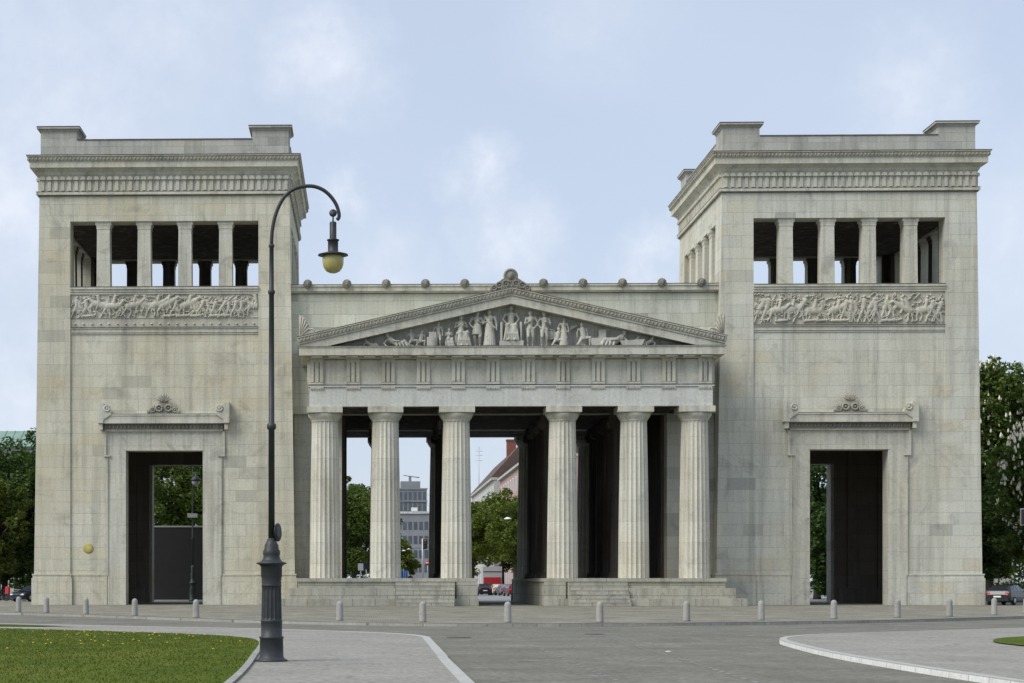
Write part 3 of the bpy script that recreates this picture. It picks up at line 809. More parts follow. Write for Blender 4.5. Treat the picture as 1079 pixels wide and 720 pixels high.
    prof = [(-.3, 29.28), (.06, 29.28), (.09, 29.34), (.20, 29.37), (.20, 29.56), (.14, 29.60), (.02, 29.66), (.02, 30.60), (.06, 30.72), (.13, 30.80), (.2, 30.98), (.45, 31.20),
            (.60, 31.22), (.60, 31.62), (.64, 31.66), (.67, 31.70), (.72, 31.96), (.80, 31.99), (.80, 32.06), (-1.2, 32.10)]
    c.ring(prof, -hw, hw, 0, DEP)
    n = 37
    for k in range(n):
        x = -hw + .24 + (2 * hw - .48) * k / (n - 1)
        for yf, sg in ((0, -1), (DEP, 1)):
            ys = sorted((yf - sg * .0, yf + sg * .13))
            c.box(x - .115, x + .115, *ys, 29.665, 30.42)
            c.prism_y([(x + .2 * math.cos(a), 30.42 + .26 * math.sin(a)) for a in [PI * j / 6 for j in range(7)]], *sorted((yf, yf + sg * .24)))
    for k in range(36):
        y = .25 + (DEP - .5) * k / 35
        for s in (-1, 1):
            c.box(*sorted((s * hw, s * (hw + .13))), y - .115, y + .115, 29.665, 30.42)
            c.prism_x([(y + .2 * math.cos(a), 30.42 + .26 * math.sin(a)) for a in [PI * j / 6 for j in range(7)]], *sorted((s * hw, s * (hw + .24))))
    c.build('cornice', M['trim'], tw)
    z_ = MB(); z_.ring([(.19, 29.561), (.215, 29.565), (.215, 29.60), (.13, 29.615)], -hw, hw, 0, DEP); z_.ring([(.795, 32.062), (.83, 32.065), (.83, 32.10), (-.2, 32.12)], -hw, hw, 0, DEP)
    z_.ring([(.055, 29.278), (.085, 29.27), (.10, 29.345), (.05, 29.36)], -hw, hw, 0, DEP)
    z_.build('weathered_lip', M['lip'], tw)
    e = MB()                                                # carved egg band along the gutter
    n = 72
    for k in range(n):
        x = -hw - .6 + (2 * hw + 1.2) * k / (n - 1)
        for yc in (-.73, DEP + .73): e.ellipsoid((x, yc, 31.82), (.08, .05, .11), 6, 4)
        y = -.6 + (DEP + 1.2) * k / (n - 1)
        for s in (-1, 1): e.ellipsoid((s * (hw + .73), y, 31.82), (.05, .08, .11), 6, 4)
    e.ring([(.60, 31.68), (.705, 31.70), (.73, 31.95), (.60, 31.97), (.60, 31.68)], -hw, hw, 0, DEP)
    e.build('egg_band', M['egg'], tw)
    # parapet
    r = MB()
    h2 = 8.90; ya, yb = .12, DEP - .12
    r.box(-6.3, 6.3, ya, ya + .8, 32.08, 33.33); r.box(-6.3, 6.3, yb - .8, yb, 32.08, 33.33)
    for y0, y1 in ((ya - .05, ya + .85), (yb - .85, yb + .05)):
        lp = MB(); lp.box(-6.29, 6.29, y0, y1, 33.33, 33.40); lp.build('parapet_lip', M['lip'], tw)
    for s in (-1, 1):
        r.box(*sorted((s * h2, s * (h2 - .8))), ya + 2.6, yb - 2.6, 32.08, 33.33)
        r.box(*sorted((s * (h2 + .05), s * (h2 - .85))), ya + 2.58, yb - 2.58, 33.33, 33.39)
        for y0 in (ya, yb - 2.6):
            a, b = sorted((s * h2, s * (h2 - 2.6)))
            r.box(a, b, y0, y0 + 2.6, 32.08, 33.95)
            r.ring([(-.1, 33.94), (.03, 33.94), (.05, 34.0), (.16, 34.1), (.24, 34.12), (.24, 34.24), (-1.29, 34.30)], a, b, y0, y0 + 2.6)
            lp = MB(); lp.ring([(.24, 34.242), (.26, 34.245), (.26, 34.30), (-.5, 34.34)], a, b, y0, y0 + 2.6); lp.build('parapet_lip', M['lip'], tw)
    r.build('parapet', M['greyashlar'], tw)
    # door surround
    d = MB()
    y1 = F + .02
    for s in (-1, 1):
        d.box(*sorted((s * 2.762, s * 3.95)), .045, y1, 0, 12.42)
        d.box(*sorted((s * 3.95, s * 4.05)), .03, y1, 0, 10.7); d.box(*sorted((s * 4.05, s * 4.12)), -.03, y1, 2.1, 10.7)
        d.box(*sorted((s * 4.12, s * 4.2)), .04, y1, 0, 10.7)
        d.box(*sorted((s * 3.95, s * 4.28)), .03, y1, 10.7, 12.42)           # ear
        d.box(*sorted((s * 3.86, s * 4.34)), -.10, y1, 10.62, 10.72)
        d.box(*sorted((s * 4.16, s * 4.34)), -.08, y1, 10.72, 12.42)
    d.box(-2.762, 2.762, .045, y1, 11.052, 12.42)
    d.box(-2.9, 2.9, .02, .0445, 11.052, 11.16)
    d.box(-4.2, 4.2, -.16, y1, 12.42, 12.52)
    d.box(-4.26, 4.26, -.22, y1, 12.52, 12.95)
    eg = MB()
    eg.box(-4.27, 4.27, -.225, -.21, 12.54, 12.93)
    for k in range(31):
        eg.ellipsoid((-4.15 + 8.3 * k / 30, -.25, 12.74), (.085, .10, .19), 6, 5)
    eg.box(-4.67, 4.67, -.61, y1, 13.601, 13.64)
    d.box(-4.62, 4.62, -.55, y1, 12.96, 13.50); d.box(-4.66, 4.66, -.60, y1, 13.50, 13.60)
    d.box(-4.3, 4.3, -.35, y1, 13.60, 13.68)
    for s in (-1, 1):
        d.prism_y([(s * 4.72, 12.98), (s * 4.72, 14.45), (s * 4.3, 14.40), (s * 4.22, 14.2), (s * 3.75, 13.85), (s * 3.72, 13.6), (s * 4.3, 13.2), (s * 4.3, 12.98)], -.64, y1)
        d.torus((s * 4.02, -.66, 14.02), .2, .065, 'y', 14, 6); d.ellipsoid((s * 4.02, -.66, 14.02), (.08, .06, .08), 8, 5)
        d.box(*sorted((s * 4.6, s * 4.35)), -.5, y1, 12.52, 12.98)
    d, d0 = MB(), d
    for q in (-1, 1):
        for x, z, r_, t_ in ((.33, .40, .22, .075), (.80, .27, .16, .06), (1.08, .14, .09, .05)):
            d.torus((q * x, -.34, 13.66 + z), r_, t_, 'y', 16, 6); d.ellipsoid((q * x, -.34, 13.66 + z), (.07, .1, .07), 8, 5)
        for k in range(5):
            rot = Matrix.Rotation(q * R(8 + 24 * k), 3, 'Y'); d.ellipsoid(Vector((q * .62, -.3, 13.82)) + rot @ Vector((0, 0, .34)), (.06, .09, .2), 8, 5, rot)
    for k in range(7):
        rot = Matrix.Rotation(R(-66 + 22 * k), 3, 'Y'); d.ellipsoid(Vector((0, -.3, 14.5)) + rot @ Vector((0, 0, .30)), (.075, .11, .29), 8, 6, rot)
    d.prism_y([(-1.25, 13.62), (1.25, 13.62), (.95, 13.95), (.42, 14.3), (.2, 14.75), (-.2, 14.75), (-.42, 14.3), (-.95, 13.95)], -.27, -.1)
    d.build('crest', M['egg'], tw); d = d0
    ds = d.build('door_surround', M['trim'], tw)
    eg.build('door_egg_band', M['crust'], tw)
    return tw

tower_l = tower_parts(gate)
tower_r = copy_tree(tower_l, gate)
tower_l.location = (-CX, 0, 0); tower_r.location = (CX, 0, 0)
tag(tower_l, 'left square tower of the gate')
tag(tower_r, 'right square tower of the gate')
for ch in [tower_l] + list(tower_l.children):
    if ch.data.materials and ch.data.materials[0] == M['ashlar']:
        ch.data = ch.data.copy(); ch.data.materials[0] = M['ashlar_warm']
for tw, seed, band in ((tower_l, 11, .28), (tower_r, 23, .06)):
    me = relief_mesh(seed, 13.44, 2.32, band)
    o = bpy.data.objects.new('relief_frieze', me); COL.objects.link(o); o.parent = tw; o.location = (0, .098, 19.92)
pl = MB()
pl.lathe([(0, -.05), (.30, -.05), (.36, -.03), (.36, 0)], (-5.46, .10, 4.05), 20, 'y')
pl.build('plaque', M['brass'], tower_l)

# columns --------------------------------------------------------------
C1, C2, C3, PF = 12.745, 8.565, 3.661, -3.865
def doric_mesh():
    n, sub = 20, 4
    seg = n * sub
    zs = [1.90, 4.5, 7.2, 10.0, 12.3, 12.62, 12.70]
    mb = MB(); vs = []
    for z in zs:
        t = (z - 1.9) / 10.8
        r = 1.075 - .165 * t + .02 * math.sin(PI * t)
        for k in range(seg):
            a = 2 * PI * (k + .0) / seg
            ph = (k % sub) / sub
            f = 1 - .085 * math.sin(PI * ph)
            vs.append((r * f * math.cos(a), r * f * math.sin(a), z))
    m = len(zs)
    mb.add(vs, [(i * seg + k, i * seg + (k + 1) % seg, (i + 1) * seg + (k + 1) % seg, (i + 1) * seg + k) for i in range(m - 1) for k in range(seg)])
    return mb
def capital_mb():
    mb = MB()
    mb.lathe([(.90, 12.69), (.93, 12.72), (.915, 12.74), (.95, 12.77), (.93, 12.79), (1.0, 12.86), (1.12, 13.05), (1.18, 13.2), (1.15, 13.30)], (0, 0, 0), 32)
    mb.box(-1.22, 1.22, -1.22, 1.22, 13.29, 13.70)
    return mb
col0 = doric_mesh().build('column', M['drum'], gate, (-C1, PF, 0))
capital_mb().build('capital', M['trim'], col0)
for x in (-C2, -C3, C3, C2, C1):
    c = copy_tree(col0, gate); c.location = (x, PF, 0)
for x in (-C1, -C2, -C3, C3, C2, C1):
    c = copy_tree(col0, gate); c.location = (x, DEP - PF, 0); c.rotation_euler = (0, 0, PI)
# slender inner columns along the passages
def inner_col():
    mb = MB()
    mb.lathe([(1.0, 1.9), (1.0, 2.05), (.88, 2.1), (.92, 2.25), (.80, 2.35), (.74, 12.7), (.8, 12.8)], (0, 0, 0), 24)
    mb.box(-.95, .95, -.8, .8, 13.25, 13.7)
    for s in (-1, 1):
        mb.lathe([(.34, -.72), (.34, .72)], (s * .78, 0, 13.0), 14, 'y')
    mb.box(-.8, .8, -.7, .7, 12.8, 13.25)
    return mb
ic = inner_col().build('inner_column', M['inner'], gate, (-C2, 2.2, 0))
for x in (-C2, -C3, C3, C2):
    for y in (2.2, 6.7, 11.1, 15.6):
        if (x, y) != (-C2, 2.2): copy_one(ic, gate, (x, y, 0))

# podium and stairs ------------------------------------------------------
def podium(s):
    mb = MB()
    bx = lambda a, b, y0, y1, z0, z1: mb.box(*sorted((s * a, s * b)), y0, y1, z0, z1)
    HB = 8.9
    bx(2.26, 14.66, -5.40, HB, 1.66, 1.90)
    bx(2.34, 14.60, -5.28, HB, 1.22, 1.66)
    bx(2.34, 14.60, -5.27, HB, 0.0, 1.22)
    bx(7.9, 15.12, -6.2, -.17, .52, 1.22)
    bx(7.9, 15.75, -6.9, -.18, 0, .49); bx(7.9, 15.70, -6.86, -.19, .49, .52)
    bx(2.22, 3.85, -5.62, -5.2, 0, .50)
    bx(2.28, 3.72, -5.46, -5.2, .5, 1.64)
    for k in range(6):
        z1 = 1.90 - .272 * (k + 1) if k < 6 else 0
        y0 = -5.42 - .36 * (k + 1)
        e = .0 if k < 3 else .0
        bx(3.86 + e + .02 * k, 7.88 - .0, y0, y0 + .37, 0, z1 + .0)
        bx(3.85 + e + .02 * k, 7.895, y0 - .02, y0 + .35, z1 - .03, z1 + .002)
    return mb.build('podium', M['steps'], gate)
for s in (-1, 1):
    p = podium(s)
    copy_one(p, gate, (0, DEP, 0), PI)

# entablature --------------------------------------------------------------
def entablature():
    mb = MB()
    X, Y0, Y1 = 13.80, -4.95, 1.0
    W = 2.05
    def U(z0, z1, o, inner=W):
        mb.box(-X - o, X + o, Y0 - o, Y0 + inner, z0, z1)
        for s in (-1, 1):
            mb.box(*sorted((s * (X + o), s * (X - inner))), Y0 + inner, Y1, z0, z1)
    U(13.705, 15.04, 0, .55); U(15.04, 15.20, .10); U(15.20, 15.36, .0)
    o = mb.build('architrave', M['smooth'], gate)
    q, mb = mb, MB(); U(15.361, 16.94, -.02); mb.build('frieze', M['trim'], o)
    q = MB(); q.box(-X - .115, X + .115, Y0 - .115, Y0 + .2, 15.142, 15.2035); q.box(-X - .02, X + .02, Y0 - .02, Y0 + .1, 16.90, 16.939)
    q.build('weathered_lip', M['lip'], o)
    q = MB(); q.box(-X + .56, X - .56, Y0 + .56, Y0 + W - .02, 13.71, 15.03)
    for s in (-1, 1): q.box(*sorted((s * (X - .56), s * (X - W + .02))), Y0 + W - .01, Y1, 13.71, 15.03)
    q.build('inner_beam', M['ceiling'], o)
    cs = [-13.28, -10.80, -8.39, -5.98, -3.58, -1.21, 1.21, 3.58, 5.98, 8.39, 10.80, 13.28]
    t = MB()
    for d in (-.33, 0, .33): t.taper_box(d, -.04, 15.362, 16.72, .22, .24, .22, .24)
    t.box(-.47, .47, -.13, .015, 16.72, 16.938); t.box(-.47, .47, -.03, .02, 15.362, 16.72)
    t.box(-.47, .47, -.14, 0, 15.205, 15.345)
    t.box(-.47, .47, -.09, 0, 14.94, 15.038)
    for g in range(6): t.box(-.42 + g * .168 - .05, -.42 + g * .168 + .05, -.08, 0, 14.86, 14.94)
    t0 = t.build('triglyph', M['trim'], o, (cs[0], Y0, 0))
    for c in cs[1:]: copy_one(t0, o, (c, Y0, 0))
    for s in (-1, 1):
        for y in (-4.3, -1.9, .25): copy_one(t0, o, (s * X, y, 0), s * PI / 2)
    m = MB(); m.box(-.40, .40, -5.72, Y0, 16.99, 17.10)
    m0 = m.build('mutule', M['trim'], o, (-13.28, 0, 0))
    for k in range(1, 23): copy_one(m0, o, (-13.28 + 1.2073 * k, 0, 0))
    g = MB()
    g.box(-14.1, 14.1, -5.25, .98, 16.94, 17.12)
    g.box(-14.48, 14.48, -5.86, .97, 17.12, 17.66); g.box(-14.53, 14.53, -5.92, .96, 17.66, 17.70)
    q = MB(); q.box(-14.54, 14.54, -5.93, .95, 17.702, 17.742); q.build('geison_lip', M['lip'], o)
    g.build('geison', M['trim'], o)
    return o
ent = entablature()
e2 = copy_tree(ent, gate); e2.location = (0, DEP, 0); e2.rotation_euler = (0, 0, PI)

# pediment ------------------------------------------------------------------
def pediment():
    mb = MB()
    mb.prism_y([(-12.9, 17.70), (12.9, 17.70), (0, 20.75)], -4.62, .9)
    pd = mb.build('pediment', M['tymp'], gate)
    r = MB()
    for s in (-1, 1):
        r.prism_y([(s * 14.46, 17.742), (s * 12.62, 17.742), (0, 20.62), (0, 21.15), (s * 14.5, 17.84)], -5.74, .93)
    for s in (-1, 1):
        r.prism_y([(s * 14.50, 17.85), (0, 21.17), (0, 21.32), (s * 14.56, 17.98)], -5.82, .92)
        r.prism_y([(s * 14.56, 17.99), (0, 21.33), (0, 21.60), (s * 14.60, 18.26)], -5.92, .91)
        r.prism_y([(s * 14.60, 18.27), (0, 21.61), (0, 21.67), (s * 14.64, 18.33)], -6.0, .90)
    q = MB()
    for s in (-1, 1): q.prism_y([(s * 14.62, 18.332), (0, 21.672), (0, 21.72), (s * 14.66, 18.38)], -6.01, -5.5)
    q.build('cornice_lip', M['lip'], pd)
    r.build('raking_cornice', M['trim'], pd)
    e = MB(); n = 58
    for s in (-1, 1):
        for k in range(n):
            f = (k + .3) / n
            x = s * 14.5 * f; z = 21.47 - (21.47 - 18.13) * f
            e.ellipsoid((x, -5.93, z), (.08, .07, .12), 6, 4)
    e.prism_y([(-14.55, 18.05), (0, 21.38), (14.55, 18.05), (14.55, 18.2), (0, 21.56), (-14.55, 18.2)], -5.935, -5.7)
    e.build('egg_band', M['egg'], pd)
    return pd
ped = pediment()
p2 = copy_tree(ped, gate); p2.location = (0, DEP, 0); p2.rotation_euler = (0, 0, PI)
a = MB()
a.prism_y([(-1.5, 21.3), (1.4, 21.3), (1.3, 21.75), (.75, 22.15), (.45, 22.35), (-.5, 22.35), (-.8, 22.15), (-1.4, 21.75)], -5.75, -5.35)
a.ellipsoid((-.04, -5.6, 22.52), (.50, .18, .52), 20, 12); a.ellipsoid((-.04, -5.78, 22.5), (.19, .12, .26), 12, 8); a.ellipsoid((-.04, -5.9, 22.46), (.04, .05, .06), 8, 5)
a.torus((-.04, -5.72, 22.52), .40, .07, 'y', 22, 6)
for q in (-1, 1):
    for x, z, r_ in ((.35, 21.98, .2), (.78, 21.86, .2), (1.14, 21.68, .17), (.16, 21.72, .14), (.5, 21.62, .12)):
        a.torus((-.04 + q * x, -5.76, z), r_, .07, 'y', 14, 6); a.ellipsoid((-.04 + q * x, -5.76, z), (.07, .07, .07), 8, 5)
a.build('acroterion', M['crust'], ped)
for s in (-1, 1):
    a = MB()
    x0 = s * 14.5
    fan = [(x0, 18.35)] + [(x0 - s * (1.15 - .25 * abs(math.sin(k * 2.2))) * math.sin(R(k * 9)) * .75, 18.5 + (1.5 - .12 * (k % 2)) * math.cos(R(k * 9))) for k in range(0, 9)] + [(x0 - s * .9, 18.6)]
    a.prism_y(fan, -5.55, -5.25)
    for k in range(5):
        t = R(8 + k * 15); a.tube([(x0 - s * .1, -5.56, 18.5), (x0 - s * .75 * math.sin(t), -5.58, 18.5 + 1.3 * math.cos(t))], [.03, .06], 6)
    a.torus((x0 - s * .85, -5.5, 18.75), .2, .075, 'y', 14, 6); a.torus((x0 - s * 1.25, -5.5, 18.68), .13, .06, 'y', 14, 6)
    a.box(*sorted((x0, x0 - s * 1.5)), -5.65, -5.15, 18.1, 18.55)
    a.build('acroterion', M['carved'], ped)

# figures: capsules fused into one skin ---------------------------------------
def fuse(mb, voxel, mat, name, parent, loc=(0, 0, 0), smooth_iter=2):
    tmp = bpy.data.objects.new('tmp', mb.mesh('tmp', mat)); COL.objects.link(tmp)
    md = tmp.modifiers.new('r', 'REMESH'); md.mode = 'VOXEL'; md.voxel_size = voxel; md.use_smooth_shade = True
    if smooth_iter:
        sm = tmp.modifiers.new('s', 'SMOOTH'); sm.iterations = smooth_iter; sm.factor = .4
    dg = bpy.context.evaluated_depsgraph_get()
    me = bpy.data.meshes.new_from_object(tmp.evaluated_get(dg))
    old = tmp.data
    bpy.data.objects.remove(tmp); bpy.data.meshes.remove(old)
    me.name = name
    o = bpy.data.objects.new(name, me); COL.objects.link(o); o.parent = parent; o.location = loc
    return o
def limb(mb, pts, rads, seg=10):
    mb.tube(pts, rads, seg)
    for p, r in zip(pts, rads): mb.ellipsoid(p, (r, r, r), seg, 6)
def face(mb, c, hr, fy=-1):
    """head with nose, brow and chin, facing -y"""
    mb.ellipsoid(c, (hr * .80, hr * .95, hr * 1.12), 12, 9)
    mb.ellipsoid((c[0], c[1] + fy * hr * .95, c[2] - hr * .12), (hr * .16, hr * .22, hr * .24), 8, 6)
    mb.ellipsoid((c[0], c[1] + fy * hr * .62, c[2] - hr * .78), (hr * .34, hr * .32, hr * .28), 8, 6)
    mb.ellipsoid((c[0], c[1] + fy * hr * .55, c[2] + hr * .22), (hr * .62, hr * .38, hr * .16), 8, 6)
    mb.ellipsoid((c[0], c[1] - fy * hr * .25, c[2] + hr * .25), (hr * .92, hr * .95, hr * .98), 12, 9)   # hair
def statue(pose, H, rng):
    """returns an MB of fused-to-be volumes, base at the origin, facing -y"""
    mb = MB(); hr = H * .068
    g = rng.choice((-1, 1))
    def arms(ch, sw, style):
        for s in (-1, 1):
            sh = (ch[0] + s * sw, ch[1], ch[2])
            if style == 'mix': k = rng.choice(('down', 'down', 'hip', 'chest', 'chest', 'raise'))
            else: k = style
            el, ha = {'down': ((sh[0] + s * .05 * H, .0, sh[2] - .18 * H), (sh[0] + s * .05 * H, -.05 * H, sh[2] - .35 * H)),
                      'hip': ((sh[0] + s * .08 * H, .02, sh[2] - .16 * H), (sh[0] - s * .02 * H, -.05 * H, sh[2] - .28 * H)),
                      'chest': ((sh[0] + s * .04 * H, -.03 * H, sh[2] - .17 * H), (sh[0] - s * .10 * H, -.11 * H, sh[2] - .10 * H)),
                      'out': ((sh[0] + s * .10 * H, -.03 * H, sh[2] - .14 * H), (sh[0] + s * .15 * H, -.10 * H, sh[2] - .02 * H)),
                      'raise': ((sh[0] + s * .09 * H, -.03 * H, sh[2] - .13 * H), (sh[0] + s * .11 * H, -.08 * H, sh[2] + .05 * H))}[k]
            limb(mb, [sh, el, ha], [.036 * H, .029 * H, .022 * H]); mb.ellipsoid(ha, (.026 * H, .022 * H, .034 * H), 8, 6)
    if pose in ('nude', 'robed', 'tunic'):
        hip = (g * .015 * H, 0, .50 * H); ch = (-g * .01 * H, 0, .78 * H)
        limb(mb, [hip, (0, 0, .63 * H), ch], [.075 * H, .068 * H, .085 * H])
        mb.ellipsoid((ch[0], 0, .775 * H), (.125 * H, .07 * H, .06 * H))
        limb(mb, [ch, (0, 0, .88 * H)], [.045 * H, .036 * H]); face(mb, (g * .01 * H, -.015 * H, .93 * H), hr)
        arms((ch[0], 0, .80 * H), .125 * H, 'mix')
        for s in (-1, 1):
            fx = s * (.075 if s == g else .055) * H; bend = .10 if s == g else .02
            hp, kn, an = (s * .055 * H, 0, .49 * H), (s * .07 * H, -bend * H, .27 * H), (fx, 0.02 * H, .04 * H)
            limb(mb, [hp, kn, an], [.066 * H, .045 * H, .028 * H]); mb.ellipsoid((fx, -.03 * H, .022 * H), (.03 * H, .075 * H, .024 * H))
        if pose == 'tunic':
            mb.lathe([(.10 * H, .62 * H), (.12 * H, .5 * H), (.15 * H, .33 * H), (.05 * H, .32 * H)], (0, 0, 0), 14)
        if pose == 'robed':
            mb.lathe([(.095 * H, .66 * H), (.115 * H, .5 * H), (.13 * H, .25 * H), (.155 * H, .01 * H)], (0, 0, 0), 16)
            for k in range(8):
                a = -PI / 2 + (k - 3.5) * .36
                limb(mb, [(.085 * H * math.cos(a), .085 * H * math.sin(a), .62 * H), (.13 * H * math.cos(a + .1), .13 * H * math.sin(a + .1), .3 * H), (.155 * H * math.cos(a), .155 * H * math.sin(a), .03 * H)], [.016 * H, .02 * H, .026 * H], 6)
            limb(mb, [(-.13 * H, -.04 * H, .82 * H), (0, -.10 * H, .62 * H), (.13 * H, -.08 * H, .50 * H)], [.03 * H, .035 * H, .03 * H])
    elif pose in ('seated', 'throne'):
        # H is the seated height; body facing the viewer or turned a little
        B = H / .78
        t = g * .30 if pose == 'seated' else 0
        st = .30 * B
        hip = (0, .02, st + .05 * B); ch = (t * .05, 0, st + .32 * B)
        limb(mb, [hip, (0, 0, st + .18 * B), ch], [.09 * B, .075 * B, .085 * B]); mb.ellipsoid(ch, (.125 * B, .075 * B, .06 * B))
        limb(mb, [ch, (t * .08, 0, st + .42 * B)], [.045 * B, .036 * B]); face(mb, (t * .1, -.015 * B, st + .475 * B), .066 * B)
        arms((ch[0], 0, ch[2] + .02 * B), .125 * B, 'chest' if pose == 'seated' else 'hip')
        for s in (-1, 1):
            kn = (s * .09 * B + t * .25 * B, -.17 * B, st + .06 * B); an = (s * .07 * B + t * .3 * B, -.16 * B, .03 * B)
            limb(mb, [(s * .06 * B, 0, st + .04 * B), kn, an], [.075 * B, .055 * B, .035 * B]); mb.ellipsoid((an[0], an[1] - .03 * B, .022 * B), (.03 * B, .06 * B, .024 * B))
        for k in range(7):
            x = (k - 3) * .045 * B + t * .25 * B
            limb(mb, [(x * .8, -.15 * B, st + .06 * B), (x, -.18 * B, .16 * B), (x * 1.2, -.17 * B, .02 * B)], [.03 * B, .034 * B, .03 * B], 6)
        mb.box(-.16 * B, .16 * B, -.02, .16 * B, 0, st)
        if pose == 'throne':
            for s in (-1, 1):
                mb.box(*sorted((s * .20 * B, s * .25 * B)), -.14 * B, .15 * B, 0, st + .14 * B)
            mb.box(-.25 * B, .25 * B, .10 * B, .16 * B, 0, st + .34 * B)
    elif pose == 'kneel':
        B = H / .72
        hip = (0, 0, .26 * B); ch = (g * .05 * B, 0, .52 * B)
        limb(mb, [hip, ch], [.085 * B, .09 * B]); limb(mb, [ch, (g * .06 * B, 0, .61 * B)], [.05 * B, .036 * B]); face(mb, (g * .07 * B, -.02 * B, .665 * B), .066 * B)
        arms((ch[0], 0, .54 * B), .12 * B, 'mix')
        limb(mb, [(-.05 * B, 0, .26 * B), (-.18 * B, -.04 * B, .06 * B), (.05 * B, .03 * B, .04 * B)], [.07 * B, .05 * B, .03 * B])
        limb(mb, [(.05 * B, 0, .26 * B), (.19 * B, -.06 * B, .26 * B), (.18 * B, -.02 * B, .03 * B)], [.07 * B, .05 * B, .03 * B])
    elif pose == 'recline':
        B = H / .42
        hip = (-g * .05 * B, 0, .08 * B); ch = (g * .17 * B, 0, .24 * B)
        limb(mb, [hip, ch], [.08 * B, .085 * B]); limb(mb, [ch, (g * .22 * B, 0, .31 * B)], [.045 * B, .035 * B]); face(mb, (g * .24 * B, -.02 * B, .355 * B), .062 * B)
        limb(mb, [(g * .22 * B, 0, .24 * B), (g * .34 * B, -.04 * B, .10 * B), (g * .27 * B, -.1 * B, .03 * B)], [.034 * B, .03 * B, .024 * B])
        limb(mb, [(g * .12 * B, -.05 * B, .25 * B), (g * .04 * B, -.10 * B, .17 * B), (-g * .12 * B, -.10 * B, .16 * B)], [.034 * B, .03 * B, .024 * B])
        limb(mb, [hip, (-g * .27 * B, -.06 * B, .17 * B), (-g * .42 * B, -.05 * B, .03 * B)], [.07 * B, .05 * B, .03 * B])
        limb(mb, [hip, (-g * .30 * B, .03, .07 * B), (-g * .53 * B, 0, .03 * B)], [.07 * B, .05 * B, .03 * B])
        for k in range(4): limb(mb, [(-g * (.02 + .09 * k) * B, -.07 * B, .13 * B), (-g * (.05 + .1 * k) * B, -.10 * B, .02 * B)], [.035 * B, .03 * B], 6)
    return mb
rng = random.Random(19)
ZB, YF = 17.745, -5.2
def fig(pose, x, top, y=YF, z=ZB):
    fuse(statue(pose, top - z, rng), max(.022, (top - z) * .013), M['figure'], 'statue', ped, (x, y, z), 1)
class Blk:
    def __getattr__(self, fn):
        def go(*a_):
            m_ = MB(); getattr(m_, fn)(*a_); m_.build('plinth_block', M['figure'], ped)
        return go
blk = Blk()
blk.box(-.78, .84, -5.58, -4.63, ZB, 18.12)
fig('throne', .02, 20.42, -5.05, 18.12)
fig('robed', -1.46, 20.30); fig('tunic', -2.30, 20.22)
fig('seated', -3.42, 19.78); blk.box(-3.45, -2.98, -5.55, -4.9, ZB, 18.55)
fig('nude', 1.34, 20.20); fig('nude', 2.28, 20.14)
fig('robed', 3.62, 19.68); fig('nude', -4.95, 19.44); fig('kneel', 4.98, 19.35)
fig('kneel', -6.72, 18.98); fig('kneel', -6.18, 18.85); fig('recline', -7.9, 18.72)
fig('kneel', 3.15, 19.0, -5.25); fig('seated', -4.25, 18.9, -5.3)
fig('recline', 7.1, 18.85); fig('recline', 8.3, 18.45); fig('recline', 9.3, 18.42); fig('recline', -9.6, 18.32)
blk.box(-5.75, -5.2, -5.5, -4.7, ZB, 18.4); blk.box(-5.6, -5.1, -5.45, -4.7, ZB, 18.75)
blk.prism_y([(5.5, ZB), (7.0, ZB), (7.2, 18.35), (5.4, 18.3)], -5.4, -4.7); blk.box(6.0, 6.5, -5.2, -4.8, 18.3, 18.9)
blk.prism_y([(7.6, ZB), (8.9, ZB), (9.1, 18.2), (7.4, 18.1)], -5.5, -4.8)
rot = Matrix.Rotation(.5, 3, 'Y')
m = MB()
for k in range(5): m.ellipsoid((4.0 + .09 * k, -5.0, 18.9 + .05 * k), (.08, .06, .42), 8, 6, Matrix.Rotation(.35 + .2 * k, 3, 'Y'))
m.build('wing', M['figure'], ped)
m = MB(); m.torus((2.75, -5.0, 18.6), .33, .06, 'y', 16, 6); m.ellipsoid((2.75, -4.95, 18.6), (.32, .08, .32), 12, 6)
m.build('shield', M['figure'], ped)

# attic, hall ----------------------------------------------------------------
at = MB()
at.box(-15.3, 15.3, 1.0, 2.6, 13.75, 22.45); at.box(-15.3, 15.3, DEP - 2.6, DEP - 1.0, 13.75, 22.45)
attic = at.build('attic', M['attic'], gate)
c = MB()
for sg, y in ((-1, 1.0), (1, DEP - 1.0)):
    for z0, z1, o in ((22.40, 22.52, .14), (22.52, 22.84, .34), (22.84, 22.95, .42)):
        c.box(-15.28, 15.28, *sorted((y - sg * 1.0, y + sg * o)), z0, z1)
c.box(-15.28, 15.28, 2.1, DEP - 2.1, 22.3, 22.7)
c.build('cornice', M['trim'], attic)
q = MB(); q.box(-15.27, 15.27, .57, 1.2, 22.951, 23.0); q.box(-15.27, 15.27, .85, 1.0, 22.36, 22.399); q.build('cornice_lip', M['lip'], attic)
def lion():
    m = MB()
    m.ellipsoid((0, .02, 0), (.37, .22, .37), 16, 9)
    for k in range(12):
        a = 2 * PI * k / 12
        m.ellipsoid((.28 * math.cos(a), -.03, .28 * math.sin(a)), (.11, .12, .11), 8, 6)
    m.ellipsoid((0, -.17, .03), (.22, .18, .24), 12, 8); m.ellipsoid((0, -.32, -.08), (.12, .12, .10), 10, 6)
    for s in (-1, 1): m.ellipsoid((s * .17, -.16, .22), (.06, .05, .07), 8, 5); m.ellipsoid((s * .09, -.31, .06), (.05, .05, .04), 8, 5)
    m.ellipsoid((0, -.30, -.20), (.10, .08, .05), 8, 5)
    return m.xf(lambda x, y, z: (x * .86, y, z * .86))
l0 = lion().build('lion_head', M['crust'], attic, (-14.09, .58, 23.02))
for k in range(1, 11): copy_one(l0, attic, (-14.09 + 2.812 * k, .58, 23.02))
